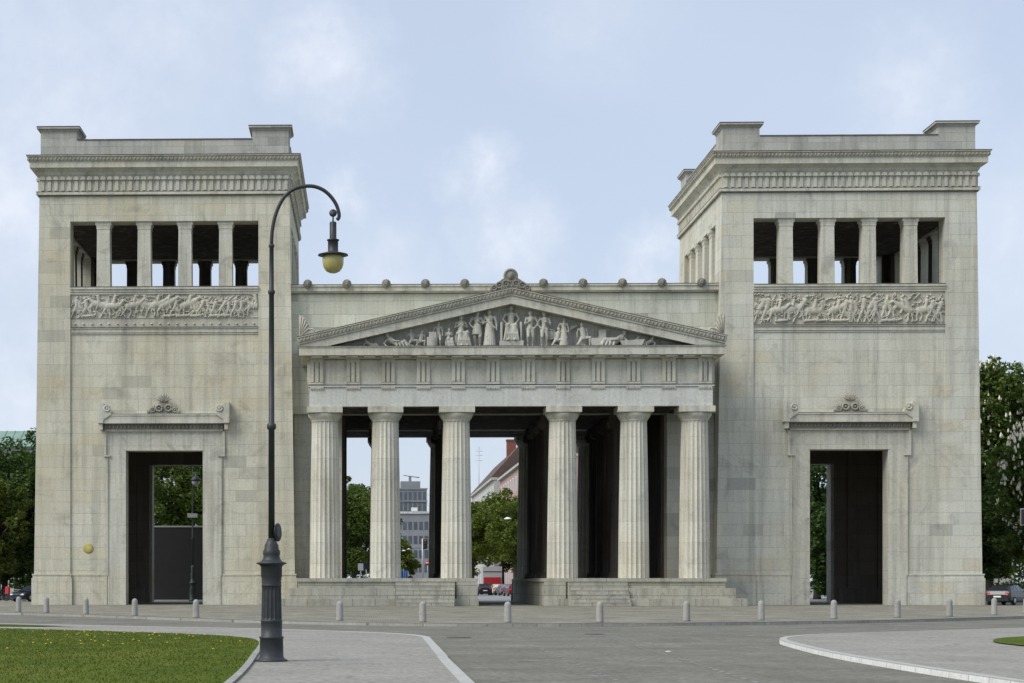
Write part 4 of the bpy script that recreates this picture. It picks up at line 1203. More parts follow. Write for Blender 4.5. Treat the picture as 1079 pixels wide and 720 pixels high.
for s in (-1, 1):
    h = MB()
    h.box(*sorted((s * 11.65, s * 13.85)), 1.01, DEP - 1.01, 0, 13.72)
    h.box(*sorted((s * 13.85, s * 15.1)), 1.6, DEP - 1.6, 0, 13.75)
    h.build('hall_wall', M['ashlar'], gate)
h = MB()
h.box(-11.66, 11.66, -2.88, .99, 13.72, 14.8); h.box(-11.66, 11.66, DEP - .99, DEP + 2.88, 13.72, 14.8)
h.box(-11.66, 11.66, 1.02, DEP - 1.02, 13.78, 14.31)
for x in (-C2, -C3, C3, C2): h.box(x - .8, x + .8, 1.4, DEP - 1.4, 13.705, 13.79)
for s in (-1, 1):
    m = MB(); m.box(*sorted((s * 11.64, s * 11.45)), 2.4, DEP - 2.4, 0, 13.7); m.build('shade_lining', M['inner'], gate)  # dark sheet added over the hall wall, standing for its shade
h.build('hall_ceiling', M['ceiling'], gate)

# ------------------------------------------------------------------ bollards
def bollard_mb():
    m = MB()
    m.lathe([(.155, 0), (.155, .05), (.15, .08), (.138, .68), (.132, .72), (.12, .76), (.085, .81), (.04, .835), (0.0, .84)], (0, 0, 0), 20)
    return m
BP = [(-30.69, -28.6), (-28.75, -32.2), (-26.71, -35.2), (-24.05, -39.0), (-20.94, -44.07), (-17.58, -48.7), (-10.99, -54.9), (-7.6, -57.4), (-4.23, -58.1), (-.51, -57.7),
      (3.37, -55.3), (6.84, -53.4), (10.65, -50.4), (14.42, -46.9), (17.65, -44.1), (21.02, -40.3), (23.67, -37.2)]
BL = ['grey stone bollard at the left end of the row, cut by the frame', 'grey stone bollard in front of the parked car left of the gate', 'grey stone bollard before the outer corner plinth of the left tower',
      'grey stone bollard below the wall panel holding the yellow plaque', 'grey stone bollard before the left jamb of the left doorway', 'grey stone bollard before the small lamp in the left doorway',
      'grey stone bollard before the leftmost portico column', 'grey stone bollard before the left flight of stairs', 'grey stone bollard before the open central passage',
      'grey stone bollard before the right flight of stairs', 'grey stone bollard just left of the rightmost portico column', 'grey stone bollard beside the end of the portico steps on the right',
      'grey stone bollard before the open right doorway', 'grey stone bollard just right of the right doorway', 'grey stone bollard before the right tower, between doorway and outer corner',
      'grey stone bollard between the right tower corner and parked car', 'grey stone bollard at the right end of the row, cut by the frame']
b0 = None
for (x, y), lab in zip(BP, BL):
    if b0 is None: b = b0 = bollard_mb().build('bollard', M['bollard'])
    else: b = b0.copy(); COL.objects.link(b)
    b.location = (x, y, 0); b.rotation_euler = (0, 0, x)
    tag(b, lab, 'bollard', 'stone bollards along the forecourt kerb')

# ------------------------------------------------------------------ big street lamp
LX, LY = -11.80, -94.74
lamp = thing('street_lamp', 'tall dark iron street lamp with curved arm and yellow globe on footway', 'street lamp', (LX, LY, 0))
m = MB()
m.lathe([(.33, 0), (.33, .03), (.27, .06), (.245, .10), (.235, .46), (.25, .47), (.25, .50), (.215, .52), (.215, .80), (.222, .81), (.222, .83), (.21, .84)], (0, 0, 0), 32)
n, sub = 16, 4; vs = []
for z, r in ((.83, .212), (.88, .208), (1.45, .196), (1.52, .196)):
    for k in range(n * sub):
        a = 2 * PI * k / (n * sub); fl = 1 - (.10 * abs(math.sin(PI * (k % sub) / sub)) if .85 < z < 1.5 else 0)
        vs.append((r * fl * math.cos(a), r * fl * math.sin(a), z))
sg = n * sub
m.add(vs, [(i * sg + k, i * sg + (k + 1) % sg, (i + 1) * sg + (k + 1) % sg, (i + 1) * sg + k) for i in range(3) for k in range(sg)], False)
m.lathe([(.20, 1.51), (.205, 1.55), (.195, 1.57), (.205, 1.60), (.195, 1.63), (.205, 1.66), (.2, 1.69), (.215, 1.72), (.215, 1.92), (.25, 1.96), (.31, 1.985), (.31, 2.0), (.22, 2.03), (.18, 2.08),
         (.165, 2.14), (.175, 2.18), (.175, 2.24), (.15, 2.28), (.14, 2.36), (.11, 2.42), (.085, 2.46), (.09, 2.48), (.065, 2.5)], (0, 0, 0), 32)
m.build('base', M['iron'], lamp)
m = MB()
m.lathe([(.066, 2.48), (.062, 4.70), (.09, 4.72), (.095, 4.77), (.09, 4.82), (.06, 4.84), (.052, 7.45), (.072, 7.47), (.072, 7.53), (.05, 7.55), (.045, 8.40), (.06, 8.42), (.06, 8.46), (.04, 8.48)], (0, 0, 0), 16)
m.build('pole', M['iron'], lamp)
m = MB()
arc = [(0, 8.47), (.01, 8.70), (.05, 8.95), (.13, 9.20), (.25, 9.42), (.42, 9.57), (.62, 9.64), (.85, 9.645), (1.05, 9.57), (1.20, 9.44), (1.31, 9.28), (1.365, 9.12), (1.37, 9.02), (1.33, 8.96)]
ac = smooth_curve(arc, 4)
m.tube([(x, 0, z) for x, z in ac], [.038] * len(ac), 10)
m.lathe([(0, -.03), (.07, -.03), (.08, 0), (.07, .03), (0, .03)], (1.25, 0, 9.10), 14, 'y'); m.torus((1.25, 0, 9.10), .05, .025, 'y', 12, 6)
m.tube([(1.25, 0, 9.05), (1.25, 0, 8.92)], .018, 6)
m.build('arm', M['iron'], lamp)
m = MB()
m.lathe([(.02, 8.93), (.06, 8.92), (.07, 8.90), (.07, 8.58), (.10, 8.57), (.125, 8.56), (.125, 8.54), (.105, 8.53), (.105, 8.32), (.12, 8.31), (.30, 8.26), (.31, 8.24), (.29, 8.235), (.1, 8.25)], (1.25, 0, 0), 28)
m.build('lamp_hood', M['iron'], lamp)
m = MB()
m.lathe([(.20, 8.245), (.218, 8.18), (.215, 8.08), (.19, 7.99), (.14, 7.92), (.07, 7.885), (.0, 7.88)], (1.25, 0, 0), 28)
m.build('globe', M['globe'], lamp)
m = MB()
rotm = Matrix.Rotation(R(72), 3, 'Z')
vs0 = MB(); vs0.lathe([(0, -.012), (.185, -.012), (.19, 0), (.185, .012), (0, .012)], (0, 0, 0), 24, 'y'); vs0.box(-.03, .03, .01, .07, -.08, .08)
vs0.xf(lambda x, y, z: tuple((Matrix.Rotation(R(70), 3, 'Z') @ Vector((x, y, z))) + Vector((.125, .04, 2.62))))
vs0.build('round_sign', M['black'], lamp)

# ------------------------------------------------------------------ trees
def leaf_mesh(name, clumps, per, size, rng, mat, jitter=1.0):
    """clumps: list of (centre, radius); leaf faces scattered through each clump"""
    C = []
    for (c, r) in clumps:
        k = int(per * (r[0] * r[1] * r[2]) ** .5)
        d = rng.normal(0, 1, (k, 3)); d /= np.linalg.norm(d, axis=1, keepdims=True)
        q = rng.uniform(.25, 1.0, (k, 1)) ** .5
        C.append(np.array(c) + d * q * np.array(r))
    C = np.concatenate(C); n = len(C)
    a = rng.normal(0, 1, (n, 3)); a[:, 2] *= .6; a /= np.linalg.norm(a, axis=1, keepdims=True)
    b = np.cross(a, rng.normal(0, 1, (n, 3))); b /= np.linalg.norm(b, axis=1, keepdims=True)
    s = size * rng.uniform(.6, 1.35, (n, 1))
    V = np.stack([C - a * s, C + b * s * .5, C + a * s, C - b * s * .5], 1).reshape(-1, 3)
    me = bpy.data.meshes.new(name)
    me.vertices.add(n * 4); me.vertices.foreach_set("co", V.ravel())
    me.loops.add(n * 4); me.loops.foreach_set("vertex_index", np.arange(n * 4))
    me.polygons.add(n); me.polygons.foreach_set("loop_start", np.arange(n) * 4)
    me.update(calc_edges=True)
    me.materials.append(mat)
    return me
def tree(label, loc, H, rx, ry, trunk_h, mat, seed, leaf=.22, per=210, clumps=46, r_tr=.32, group=None, blossom=0, name='tree', low=0.25):
    rng = np.random.default_rng(seed); rd = random.Random(seed)
    t = thing(name, label, 'tree', loc, rd.uniform(0, 6.28), group)
    zc = trunk_h + (H - trunk_h) * .5; rz = (H - trunk_h) * .5
    cl = []
    for k in range(clumps):
        while True:
            d = rng.uniform(-1, 1, 3)
            if .35 < np.linalg.norm(d) < 1: break
        w = 1.0 if d[2] > -.3 else .92
        s = rng.uniform(.7, 1.3) * rz * .27
        cl.append(((d[0] * rx * .86 * w, d[1] * ry * .86 * w, zc + d[2] * rz * .86), (s * rx / rz * .95 + .25, s * ry / rz * .95 + .25, s * .8)))
    for k in range(clumps // 2):
        d = rng.normal(0, 1, 3); d /= np.linalg.norm(d); q = rng.uniform(.92, 1.1)
        s = rz * rng.uniform(.07, .14)
        cl.append(((d[0] * rx * q, d[1] * ry * q, zc + d[2] * rz * q), (s * 1.2, s * 1.2, s)))
    mb = MB()
    mb.tube([(0, 0, -.1), (.04, .02, trunk_h * .5), (.1, -.05, trunk_h), (.05, .1, zc), (0, 0, H - rz * .35)], [r_tr * 1.35, r_tr, r_tr * .85, r_tr * .5, r_tr * .1], 10)
    for k in range(12):
        c = cl[rd.randrange(len(cl))][0]
        z0 = trunk_h * .8 + rd.random() * (zc - trunk_h * .6)
        z0 = min(z0, c[2] + .3)
        mid = (c[0] * .45, c[1] * .45, z0 + (c[2] - z0) * .55 + .3)
        mb.tube([(0, 0, z0), mid, c], [r_tr * .42, r_tr * .25, r_tr * .06], 6)
    mb.build('trunk', M['bark'], t)
    me = leaf_mesh('crown', cl, per, leaf, rng, mat)
    o = bpy.data.objects.new('crown', me); COL.objects.link(o); o.parent = t
    if blossom:
        bm_ = MB()
        for k in range(blossom):
            d = rng.normal(0, 1, 3); d /= np.linalg.norm(d)
            cc, cr = cl[rng.integers(0, clumps)]
            o_ = np.array([cc[0] / rx, cc[1] / ry, (cc[2] - zc) / rz]); d = d + 1.3 * o_; d /= np.linalg.norm(d)
            c = tuple(np.array(cc) + d * np.array(cr) * rng.uniform(.8, 1.0))
            s = rng.uniform(.8, 1.9)
            bm_.lathe([(0, -.02), (.06 * s, .03), (.075 * s, .09 * s), (.045 * s, .2 * s), (0, .30 * s)], c, 5)
        b = bm_.build('blossom', M['blossom'], t); b['kind'] = 'stuff'
    return t
# left of and behind the left tower
LT = 'trees behind the left tower'
tree('dark broad tree at the left edge behind parked bicycles', (-44.5, 44, 0), 15.2, 5.2, 5.2, 1.8, M['leaf_dark'], 1, group=LT)
tree('yellowish low tree in front of the dark trees left of gate', (-43.2, 34, 0), 11.0, 3.0, 3.0, 2.4, M['leaf_yellow'], 2, leaf=.2, group=LT)
tree('dark tree close against the left tower corner', (-40.0, 40, 0), 14.6, 4.6, 4.6, 1.2, M['leaf_dark'], 3, group=LT)
tree('dark dense tree far left beside the frame edge', (-52, 40, 0), 16, 6, 6, 1.6, M['leaf_dark'], 4, group=LT)
tree('bright leafed tree seen through the left doorway over black hoarding', (-29.6, 46, 0), 17, 5.5, 5, 2.5, M['leaf_mid'], 5, group=LT)
tree('darker tree on the right in the left doorway behind lamp', (-24.0, 50, 0), 16.5, 5.0, 5, 2.2, M['leaf_dark'], 6, group=LT)
# right of and behind the right tower
RT = 'trees behind the right tower'
tree('tall horse chestnut with white blossom against the right tower edge', (47.6, 40, 0), 24.0, 3.1, 4, 2.5, M['leaf_mid'], 7, leaf=.24, group=RT, blossom=650, name='chestnut_tree', clumps=60)
tree('large horse chestnut covered in white blossom at right frame edge', (46.6, 22, 0), 16.6, 4.0, 4.4, 1.6, M['leaf_mid'], 8, leaf=.24, group=RT, blossom=1300, name='chestnut_tree', clumps=60)
tree('plain green tree standing between the two blossoming chestnuts', (54.6, 48, 0), 18.6, 3.8, 4.4, 2, M['leaf_mid'], 9, group=RT)
tree('dark low tree behind the black car right of gate', (42.6, 32, 0), 12.0, 4.2, 4.4, .6, M['leaf_dark'], 10, group=RT)
tree('dark tree seen through the right doorway', (33.2, 46, 0), 17.5, 4.2, 4.5, 1.6, M['leaf_dark'], 12, group=RT)
tree('shrubby dark tree low in the right doorway', (32.6, 38, 0), 9.0, 2.6, 3.0, .4, M['leaf_dark'], 13, group=RT)
def hedge(label, x0, x1, y, H, seed):
    rng = np.random.default_rng(seed)
    t = thing('hedge', label, 'hedge', ((x0 + x1) / 2, y, 0))
    L = (x1 - x0) / 2
    cl = [((rng.uniform(-L, L), rng.uniform(-.8, .8), rng.uniform(.3, H - .5)), (1.3, 1.0, .9 * rng.uniform(.7, 1.2))) for k in range(int(L * H * .55))]
    o = bpy.data.objects.new('leaves', leaf_mesh('leaves', cl, 190, .2, rng, M['leaf_dark'])); COL.objects.link(o); o.parent = t
    m = MB()
    for k in range(int(L)): m.tube([(-L + 2 * k, 0, 0), (-L + 2 * k + .2, 0, H * .5), (-L + 2 * k, .1, H * .8)], [.09, .06, .02], 5)
    m.build('stems', M['bark'], t)
hedge('tall dark hedge behind the bicycles and trees left of the gate', -64, -18, 54, 6.0, 41)
hedge('tall dark hedge behind the chestnuts right of the gate', 27, 68, 54, 6.5, 42)
hedge('dark hedge closing the left side far down the street', -30, -8.5, 160, 6.5, 43)
# along the street beyond the passage
ST = 'street trees beyond the gate'
tree('green street tree seen between the first and second portico columns', (-11.5, 88, 0), 13.2, 5.6, 5.5, 2.3, M['leaf_mid'], 14, leaf=.2, group=ST)
tree('second street tree behind the first on the left side', (-13.5, 118, 0), 15.5, 5.2, 5, 2.5, M['leaf_mid'], 15, leaf=.24, group=ST)
tree('pale green round tree below the grey high-rise', (-5.4, 150, 0), 8.6, 4.0, 3.6, 1.2, M['leaf_fresh'], 16, leaf=.24, group=ST)
tree('bright green street tree at the right of the central opening', (8.2, 92, 0), 12.2, 3.6, 4, 3.0, M['leaf_fresh'], 17, leaf=.18, group=ST)
tree('darker street tree left in the central opening', (4.6, 122, 0), 13.4, 4.0, 4, 3.4, M['leaf_fresh'], 18, leaf=.2, group=ST)
tree('bright street tree farther along before the pink house', (9.6, 135, 0), 14.8, 4.4, 4, 3.4, M['leaf_fresh'], 20, leaf=.22, group=ST)
tree('small dark street tree far down the road', (6.0, 170, 0), 10.5, 4.0, 4, 3.2, M['leaf_fresh'], 21, leaf=.24, group=ST)

# ------------------------------------------------------------------ doorway hoarding and lamp
ho = thing('hoarding', 'tall black hoarding with pale top rail behind the left doorway', 'hoarding', (-25.5, 27, 0))
m = MB(); m.box(-4.5, 4.5, 0, .12, 0.12, 6.36); m.build('panel', M['hoard'], ho)
m = MB(); m.box(-4.55, 4.55, -.04, .16, 6.365, 6.5); m.build('top_rail', M['steel'], ho)
m = MB(); m.box(-4.55, 4.55, -.08, .2, 0, .115); m.build('bottom_rail', M['steel'], ho)
for x in (-4.4, -1.5, 1.5, 4.4):
    m = MB(); m.box(x - .05, x + .05, .125, .25, 0, 6.36); m.build('post', M['steel'], ho)
sl = thing('park_lamp', 'slim green iron lamp with white box on its pole in left doorway', 'street lamp', (-24.72, 25.6, 0))
m = MB(); m.lathe([(.34, 0), (.34, .1), (.26, .2), (.3, .6), (.24, .9), (.3, 1.0), (.2, 1.2), (.26, 1.5), (.36, 1.55), (.22, 1.62), (.15, 2.0), (.2, 2.3), (.12, 2.5), (.16, 2.9), (.08, 3.1)], (0, 0, 0), 18); m.build('base', M['irongreen'], sl)
m = MB(); m.lathe([(.075, 3.05), (.07, 5.3), (.11, 5.35), (.07, 5.45), (.05, 9.6), (.03, 11.5)], (0, 0, 0), 12); m.build('pole', M['irongreen'], sl)
m = MB(); m.box(-.42, .42, -.2, -.05, 7.15, 7.5); m.build('sign_box', M['boxgrey'], sl)
m = MB(); m.lathe([(.05, 11.4), (.1, 11.1), (.2, 11.0), (.46, 10.75), (.46, 10.65), (.3, 10.64)], (.28, 0, -.35), 18); m.tube([(0, 0, 11.3), (.12, 0, 11.5), (.28, 0, 11.1)], .03, 6); m.build('lamp_hood', M['irongreen'], sl)
m = MB(); m.lathe([(.36, 10.29), (.34, 10.1), (.22, 9.92), (0, 9.86)], (.28, 0, 0), 16); m.build('globe', M['boxgrey'], sl)

# ------------------------------------------------------------------ cars
def car(label, loc, rz, paint, L=4.3, W=1.74, H=1.45, hatch=True, group='parked cars behind the gate'):
    """front towards +y"""
    t = thing('parked_car', label, 'car', loc, rz, group)
    # stations: (y, half width, bottom, belt z, roof z or None, roof half width)
    k = L / 4.3; hk = H / 1.45
    roof_back = 1.36 if hatch else 1.30
    S = [(-2.15, .70, .42, .72, None), (-2.08, .80, .30, .95, None), (-1.95, .85, .24, 1.0 if hatch else .98, None)]
    if hatch:
        S += [(-1.90, .86, .22, .98, (1.02, .70)), (-1.45, .87, .2, .96, (roof_back, .60)), (-.6, .87, .2, .95, (1.45, .60)), (.15, .87, .2, .94, (1.42, .58)), (.95, .87, .2, .93, (.96, .68))]
    else:
        S += [(-1.45, .86, .22, .98, (1.01, .68)), (-.85, .87, .2, .96, (roof_back, .58)), (-.3, .87, .2, .95, (1.43, .58)), (.25, .87, .2, .94, (1.40, .57)), (1.0, .87, .2, .93, (.96, .68))]
    S += [(1.35, .86, .2, .88, None), (1.85, .83, .22, .78, None), (2.08, .74, .28, .66, None), (2.15, .60, .40, .55, None)]
    vs = []; m = MB()
    for y, hw, zb, zt, rf in S:
        hw *= W / 1.74; y *= k
        if rf is None: rz_, rw = zt + .02, hw * .82
        else: rz_, rw = rf[0], rf[1] * W / 1.74
        rz_ = rz_ * hk; zt = zt * hk
        sec = [(hw * .9, zb), (hw, zb + .14), (hw * 1.0, (zb + zt) / 2), (hw * .97, zt - .02), (rw + .02, max(zt, rz_ - .05)), (rw * .8, rz_)]
        vs += [(x, y, z) for x, z in sec] + [(-x, y, z) for x, z in reversed(sec)]
    n = 12
    fs = [(i * n + a, i * n + (a + 1) % n, (i + 1) * n + (a + 1) % n, (i + 1) * n + a) for i in range(len(S) - 1) for a in range(n)]
    fs += [tuple(range(n)), tuple(range(len(vs) - n, len(vs)))]
    m.add(vs, fs, False)
    m.build('body', paint, t)
    # glass: panels set a little proud between stations
    idx = [i for i, s in enumerate(S) if s[4]]
    g = MB()
    P = lambda i, a: Vector(vs[i * n + a])
    def pane(q, off):
        q = [Vector(p) for p in q]; c = sum(q, Vector()) / 4
        nrm = (q[1] - q[0]).cross(q[3] - q[0]).normalized()
        if nrm.dot(c - Vector((0, 0, .8))) < 0: nrm = -nrm
        q = [c + (p - c) * .86 + nrm * off for p in q]
        g.add(q + [p - nrm * .01 for p in q], [(0, 1, 2, 3), (7, 6, 5, 4)] + [(j, (j + 1) % 4, (j + 1) % 4 + 4, j + 4) for j in range(4)])
    for i in idx[:-1]:
        j = i + 1
        if i == idx[0]: pane([P(i, 4), P(j, 4), P(j, 7), P(i, 7)], .03)
        elif j == idx[-1]: pane([P(i, 4), P(j, 4), P(j, 7), P(i, 7)], .03)
        for a, b in ((3, 4), (8, 7)): pane([P(i, a), P(j, a), P(j, b), P(i, b)], .012)
    g.build('window', M['glass'], t)
    for s in (-1, 1):
        x = MB(); x.ellipsoid((s * .62 * W / 1.74, -2.08 * k, .80 * hk), (.17, .07, .12), 10, 6); x.build('taillight', M['redlight'], t)
        x = MB(); x.ellipsoid((s * .58 * W / 1.74, 2.06 * k, .60 * hk), (.19, .10, .09), 10, 6); x.build('headlight', M['headlamp'], t)
        x = MB(); x.ellipsoid((s * .93 * W / 1.74, .75 * k, 1.0 * hk), (.10, .06, .07), 8, 6); x.build('wing_mirror', paint, t)
        for yy in (-1.3 * k, 1.35 * k):
            wv = MB(); wv.lathe([(.2, -.1), (.29, -.1), (.315, -.07), (.315, .07), (.29, .1), (.2, .1)], (s * .80 * W / 1.74, yy, .315), 18, 'x')
            wo = wv.build('wheel', M['tyre'], t)
            rm = MB(); rm.lathe([(.0, -.105), (.2, -.105), (.21, 0), (.2, .105), (0, .105)], (s * .80 * W / 1.74, yy, .315), 14, 'x'); rm.build('rim', M['rim'], wo)
    b = MB(); b.box(-.26, .26, -2.185 * k, -2.13 * k, .56, .67); b.build('number_plate', M['white'], t)
    b = MB(); b.box(-.74 * W / 1.74, .74 * W / 1.74, -2.19 * k, -1.98 * k, .30, .48); b.box(-.66 * W / 1.74, .66 * W / 1.74, 1.98 * k, 2.17 * k, .26, .42); b.build('bumper', M['black'], t)
    return t
car('black car with red rear lights parked at the right tower corner', (35.75, .6, 0), R(-38), M['paint_black'], 4.5, 1.8, 1.48)
car('dark car parked beside the bicycles behind the left tower', (-38.1, 24, 0), R(150), M['paint_navy'], 4.3, 1.74, 1.4)
car('black car seen from behind in the central opening', (4.75, 100, 0), R(2), M['paint_black'], 4.5, 1.8, 1.45)
car('dark car parked ahead of the black car by the truck', (6.3, 116, 0), R(0), M['paint_navy'], 4.5, 1.78, 1.45)
car('small cream car half hidden in the row by the passage', (6.95, 108, 0), R(4), M['paint_cream'], 3.6, 1.6, 1.4)
car('silver grey car parked in the row behind the passage', (7.15, 98, 0), R(6), M['paint_grey'], 4.1, 1.7, 1.42)
car('wine red car nearest in the row behind the passage', (7.4, 87, 0), R(6), M['paint_wine'], 4.2, 1.72, 1.42)
# truck
tk = thing('box_truck', 'grey box truck with red lower rear panel beyond the parked cars', 'truck', (8.0, 134, 0), R(0))
m = MB(); m.box(-1.35, 1.35, -2.6, 2.6, .95, 3.9); m.build('cargo_box', M['boxgrey'], tk)
m = MB(); m.box(-1.22, 1.22, -2.66, -2.602, 1.0, 2.35); m.build('rear_panel', M['red'], tk)
m = MB(); m.box(-1.3, 1.3, -2.64, -2.602, 3.1, 3.2); m.build('rear_rail', M['black'], tk)
m = MB(); m.box(-1.05, 1.05, 2.62, 4.6, .6, 2.9); m.build('cab', M['boxgrey'], tk)
m = MB(); m.box(-.95, .95, 4.602, 4.64, 1.7, 2.7); m.build('windscreen', M['glass'], tk)
m = MB(); m.box(-.4, .4, -2.5, 4.4, .55, .94); m.build('chassis', M['black'], tk)
for s in (-1, 1):
    for y in (-1.5, 3.6):
        m = MB(); m.lathe([(.25, -.15), (.46, -.15), (.5, -.1), (.5, .1), (.46, .15), (.25, .15)], (s * .95, y, .5), 18, 'x'); w_ = m.build('wheel', M['tyre'], tk)
        m = MB(); m.lathe([(0, -.16), (.26, -.15), (.26, .15), (0, .16)], (s * .95, y, .5), 12, 'x'); m.build('rim', M['rim'], w_)
    m = MB(); m.box(s * 1.0 - .12, s * 1.0 + .12, -2.66, -2.602, .8, .96); m.build('taillight', M['redlight'], tk)

# ------------------------------------------------------------------ bicycles
def bicycle(label, loc, rz, mat, lean=0.1, crate=False, bag=None):
    t = thing('bicycle', label, 'bicycle', loc, rz, 'bicycles parked behind the left tower')
    t.rotation_euler = (0, lean, rz)
    for y in (-.52, .52):
        w_ = MB(); w_.torus((0, y, .34), .32, .022, 'x', 24, 6); wo = w_.build('wheel', M['tyre'], t)
        sp = MB()
        for k in range(9):
            a = 2 * PI * k / 9; sp.tube([(0, y, .34), (0, y + .31 * math.cos(a), .34 + .31 * math.sin(a))], .004, 4)
        sp.build('spokes', M['steel'], wo)
    f = MB()
    bb, seat, head, rear = (0, -.05, .29), (0, -.20, .78), (0, .36, .80), (0, -.52, .34)
    for a, b in ((bb, seat), (bb, head), (seat, head), (bb, rear), (seat, rear), ((0, .36, .86), (0, .52, .34)), (seat, (0, -.23, .92)), (head, (0, .33, 1.02))): f.tube([a, b], .018, 8)
    f.build('frame', mat, t)
    h_ = MB(); h_.tube([(-.28, .22, 1.04), (-.2, .32, 1.04), (0, .34, 1.03), (.2, .32, 1.04), (.28, .22, 1.04)], .014, 8); h_.build('handlebar', M['steel'], t)
    s_ = MB(); s_.ellipsoid((0, -.25, .94), (.09, .14, .04), 10, 6); s_.build('saddle', M['black'], t)
    p = MB(); p.torus((.05, -.05, .29), .09, .012, 'x', 14, 5); p.tube([(-.12, -.05, .42), (-.06, -.05, .29), (.06, -.05, .29), (.12, -.05, .16)], .01, 6); p.build('crank', M['steel'], t)
    if crate:
        c_ = MB()
        for z in (.72, .86, 1.0):
            c_.tube([(-.18, -.72, z), (.18, -.72, z), (.18, -.36, z), (-.18, -.36, z), (-.18, -.72, z)], .012, 5)
        for x in (-.18, .18):
            for y in (-.72, -.36): c_.tube([(x, y, .7), (x, y, 1.0)], .012, 5)
        c_.build('basket', M['steel'], t)
    if bag:
        g = MB(); g.box(-.16, .16, -.75, -.42, .62, 1.25); g.build('child_seat', bag, t)
    return t
bx, by = -43.5, 30
bicycle('bicycle with a red child seat at the left edge', (-41.7, 28.5, 0), R(70), M['black'], .08, bag=M['red'])
bicycle('bicycle with a grey wire basket beside the red child seat', (-41.0, 29.6, 0), R(100), M['paint_grey'], -.08, crate=True)
bicycle('green bicycle leaning at the far left frame edge', (-42.4, 29.2, 0), R(60), M['irongreen'], .12)
bicycle('dark bicycle nearest the parked car on the left', (-40.2, 28.6, 0), R(80), M['paint_navy'], -.1)

# ------------------------------------------------------------------ traffic lights, signs, banners
def traffic_light(label, loc, rz, ph, arm=None):
    t = thing('traffic_light', label, 'traffic light', loc, rz, 'traffic lights')
    m = MB(); m.lathe([(.09, 0), (.09, ph), (.0, ph + .03)], (0, 0, 0), 12); m.build('pole', M['steel'], t)
    hx, hz = (0.28, ph - .55) if arm is None else (arm, ph - .9)
    if arm:
        m = MB(); m.tube([(0, 0, ph - .1), (arm, 0, ph - .05)], .05, 8); m.build('arm', M['steel'], t)
    m = MB(); m.box(hx - .17, hx + .17, -.15, .12, hz - .48, hz + .48); hd = m.build('signal_head', M['black'], t)
    m = MB(); m.box(hx - .24, hx + .24, .125, .14, hz - .56, hz + .56); m.build('back_board', M['steel'], t)
    for k, dz in enumerate((.3, 0, -.3)):
        m = MB(); m.lathe([(0, -.02), (.11, -.02), (.11, 0), (0, 0)], (hx, -.152, hz + dz), 14, 'y'); m.build('lens', M['redlight'] if k == 0 else M['black'], hd)
        m = MB(); m.torus((hx, -.22, hz + dz), .125, .015, 'y', 12, 5, 0, PI); m.build('visor', M['black'], hd)
    return t
traffic_light('traffic light on grey post left of the third portico column', (-4.0, 62, 0), 0, 6.2)
traffic_light('dark traffic light hanging at the right frame edge by chestnut', (35.35, -10, 0), 0, 6.8, arm=-2.2)
def sign_post(label, loc, h, disc, rad=.3, shape='round'):
    t = thing('traffic_sign', label, 'sign', loc, 0.1)
    m = MB(); m.lathe([(.04, 0), (.04, h), (0, h + .02)], (0, 0, 0), 10); m.build('post', M['steel'], t)
    m = MB()
    if shape == 'round': m.lathe([(0, -.02), (rad, -.02), (rad, .0), (0, 0)], (0, -.05, h - rad), 20, 'y')
    else: m.box(-rad, rad, -.07, -.045, h - 2.6 * rad, h)
    p = m.build('sign_plate', disc, t)
    if disc is M['red']:
        b = MB(); b.box(-rad * .7, rad * .7, -.09, -.072, h - rad - .06, h - rad + .06); b.build('sign_bar', M['white'], p)
    return t
sign_post('red round sign with white bar beside the traffic light post', (-3.55, 60, 0), 3.9, M['red'], .25)
sign_post('tall grey sign on post before the left street tree', (-10.5, 62, 0), 3.6, M['boxgrey'], .28, 'rect')
sign_post('dark blue sign on post beside the tall grey sign', (-9.9, 66, 0), 3.7, M['paint_navy'], .26, 'rect')
for x, y, w_, h_, mt, lb in ((-6.35, 95, .5, 3.6, M['bluewhite'], 'white upright banner at the left beside the blue banners'), (-5.75, 96, .28, 3.3, M['blue'], 'narrow blue upright banner behind the portico stairs'), (-5.0, 97, .25, 3.1, M['blue'], 'blue banner standing rightmost of the three banners')):
    t = thing('banner', lb, 'banner', (x, y, 0), 0, 'upright banners along the street')
    m = MB(); m.lathe([(.03, 0), (.03, h_ + .2), (0, h_ + .22)], (-w_ - .03, 0, 0), 8); m.build('pole', M['steel'], t)
    m = MB()
    for k in range(8):
        x0, x1 = -w_ + 2 * w_ * k / 8, -w_ + 2 * w_ * (k + 1) / 8
        y0, y1 = .05 * math.sin(k * 1.3), .05 * math.sin((k + 1) * 1.3)
        m.hexa([(x0, y0, .8), (x1, y1, .8), (x1, y1 + .01, .8), (x0, y0 + .01, .8)], [(x0, y0, h_), (x1, y1, h_), (x1, y1 + .01, h_), (x0, y0 + .01, h_)])
    m.build('cloth', mt, t)
# lamps hung on wires over the street
for x, y, z, lb in ((-5.75, 128, 6.0, 'white hanging street lamp, leftmost below the high-rise'), (-4.6, 130, 6.1, 'white hanging street lamp in the middle below high-rise'), (-3.85, 132, 6.35, 'white hanging street lamp nearest the traffic light post'),
                    (5.8, 74, 8.7, 'grey white hanging lamp among leaves, lower left in central opening'), (7.3, 70, 9.4, 'grey white hanging lamp among leaves below the pink house')):
    t = thing('hanging_lamp', lb, 'lamp', (x, y, z), .4, 'lamps hung over the street')
    s = 1.0 if z < 7 else 1.45
    m = MB(); m.lathe([(0, .12 * s), (.1 * s, .11 * s), (.28 * s, 0), (.30 * s, -.04 * s), (0, -.05 * s)], (0, 0, 0), 16); m.build('shade', M['white'], t)
    m = MB(); m.tube([(-16, 0, 1.0), (-8, 0, .3), (0, 0, .12 * s), (6, 0, .7), (10, 0, 1.3)], .012, 5); m.build('wire', M['black'], t)
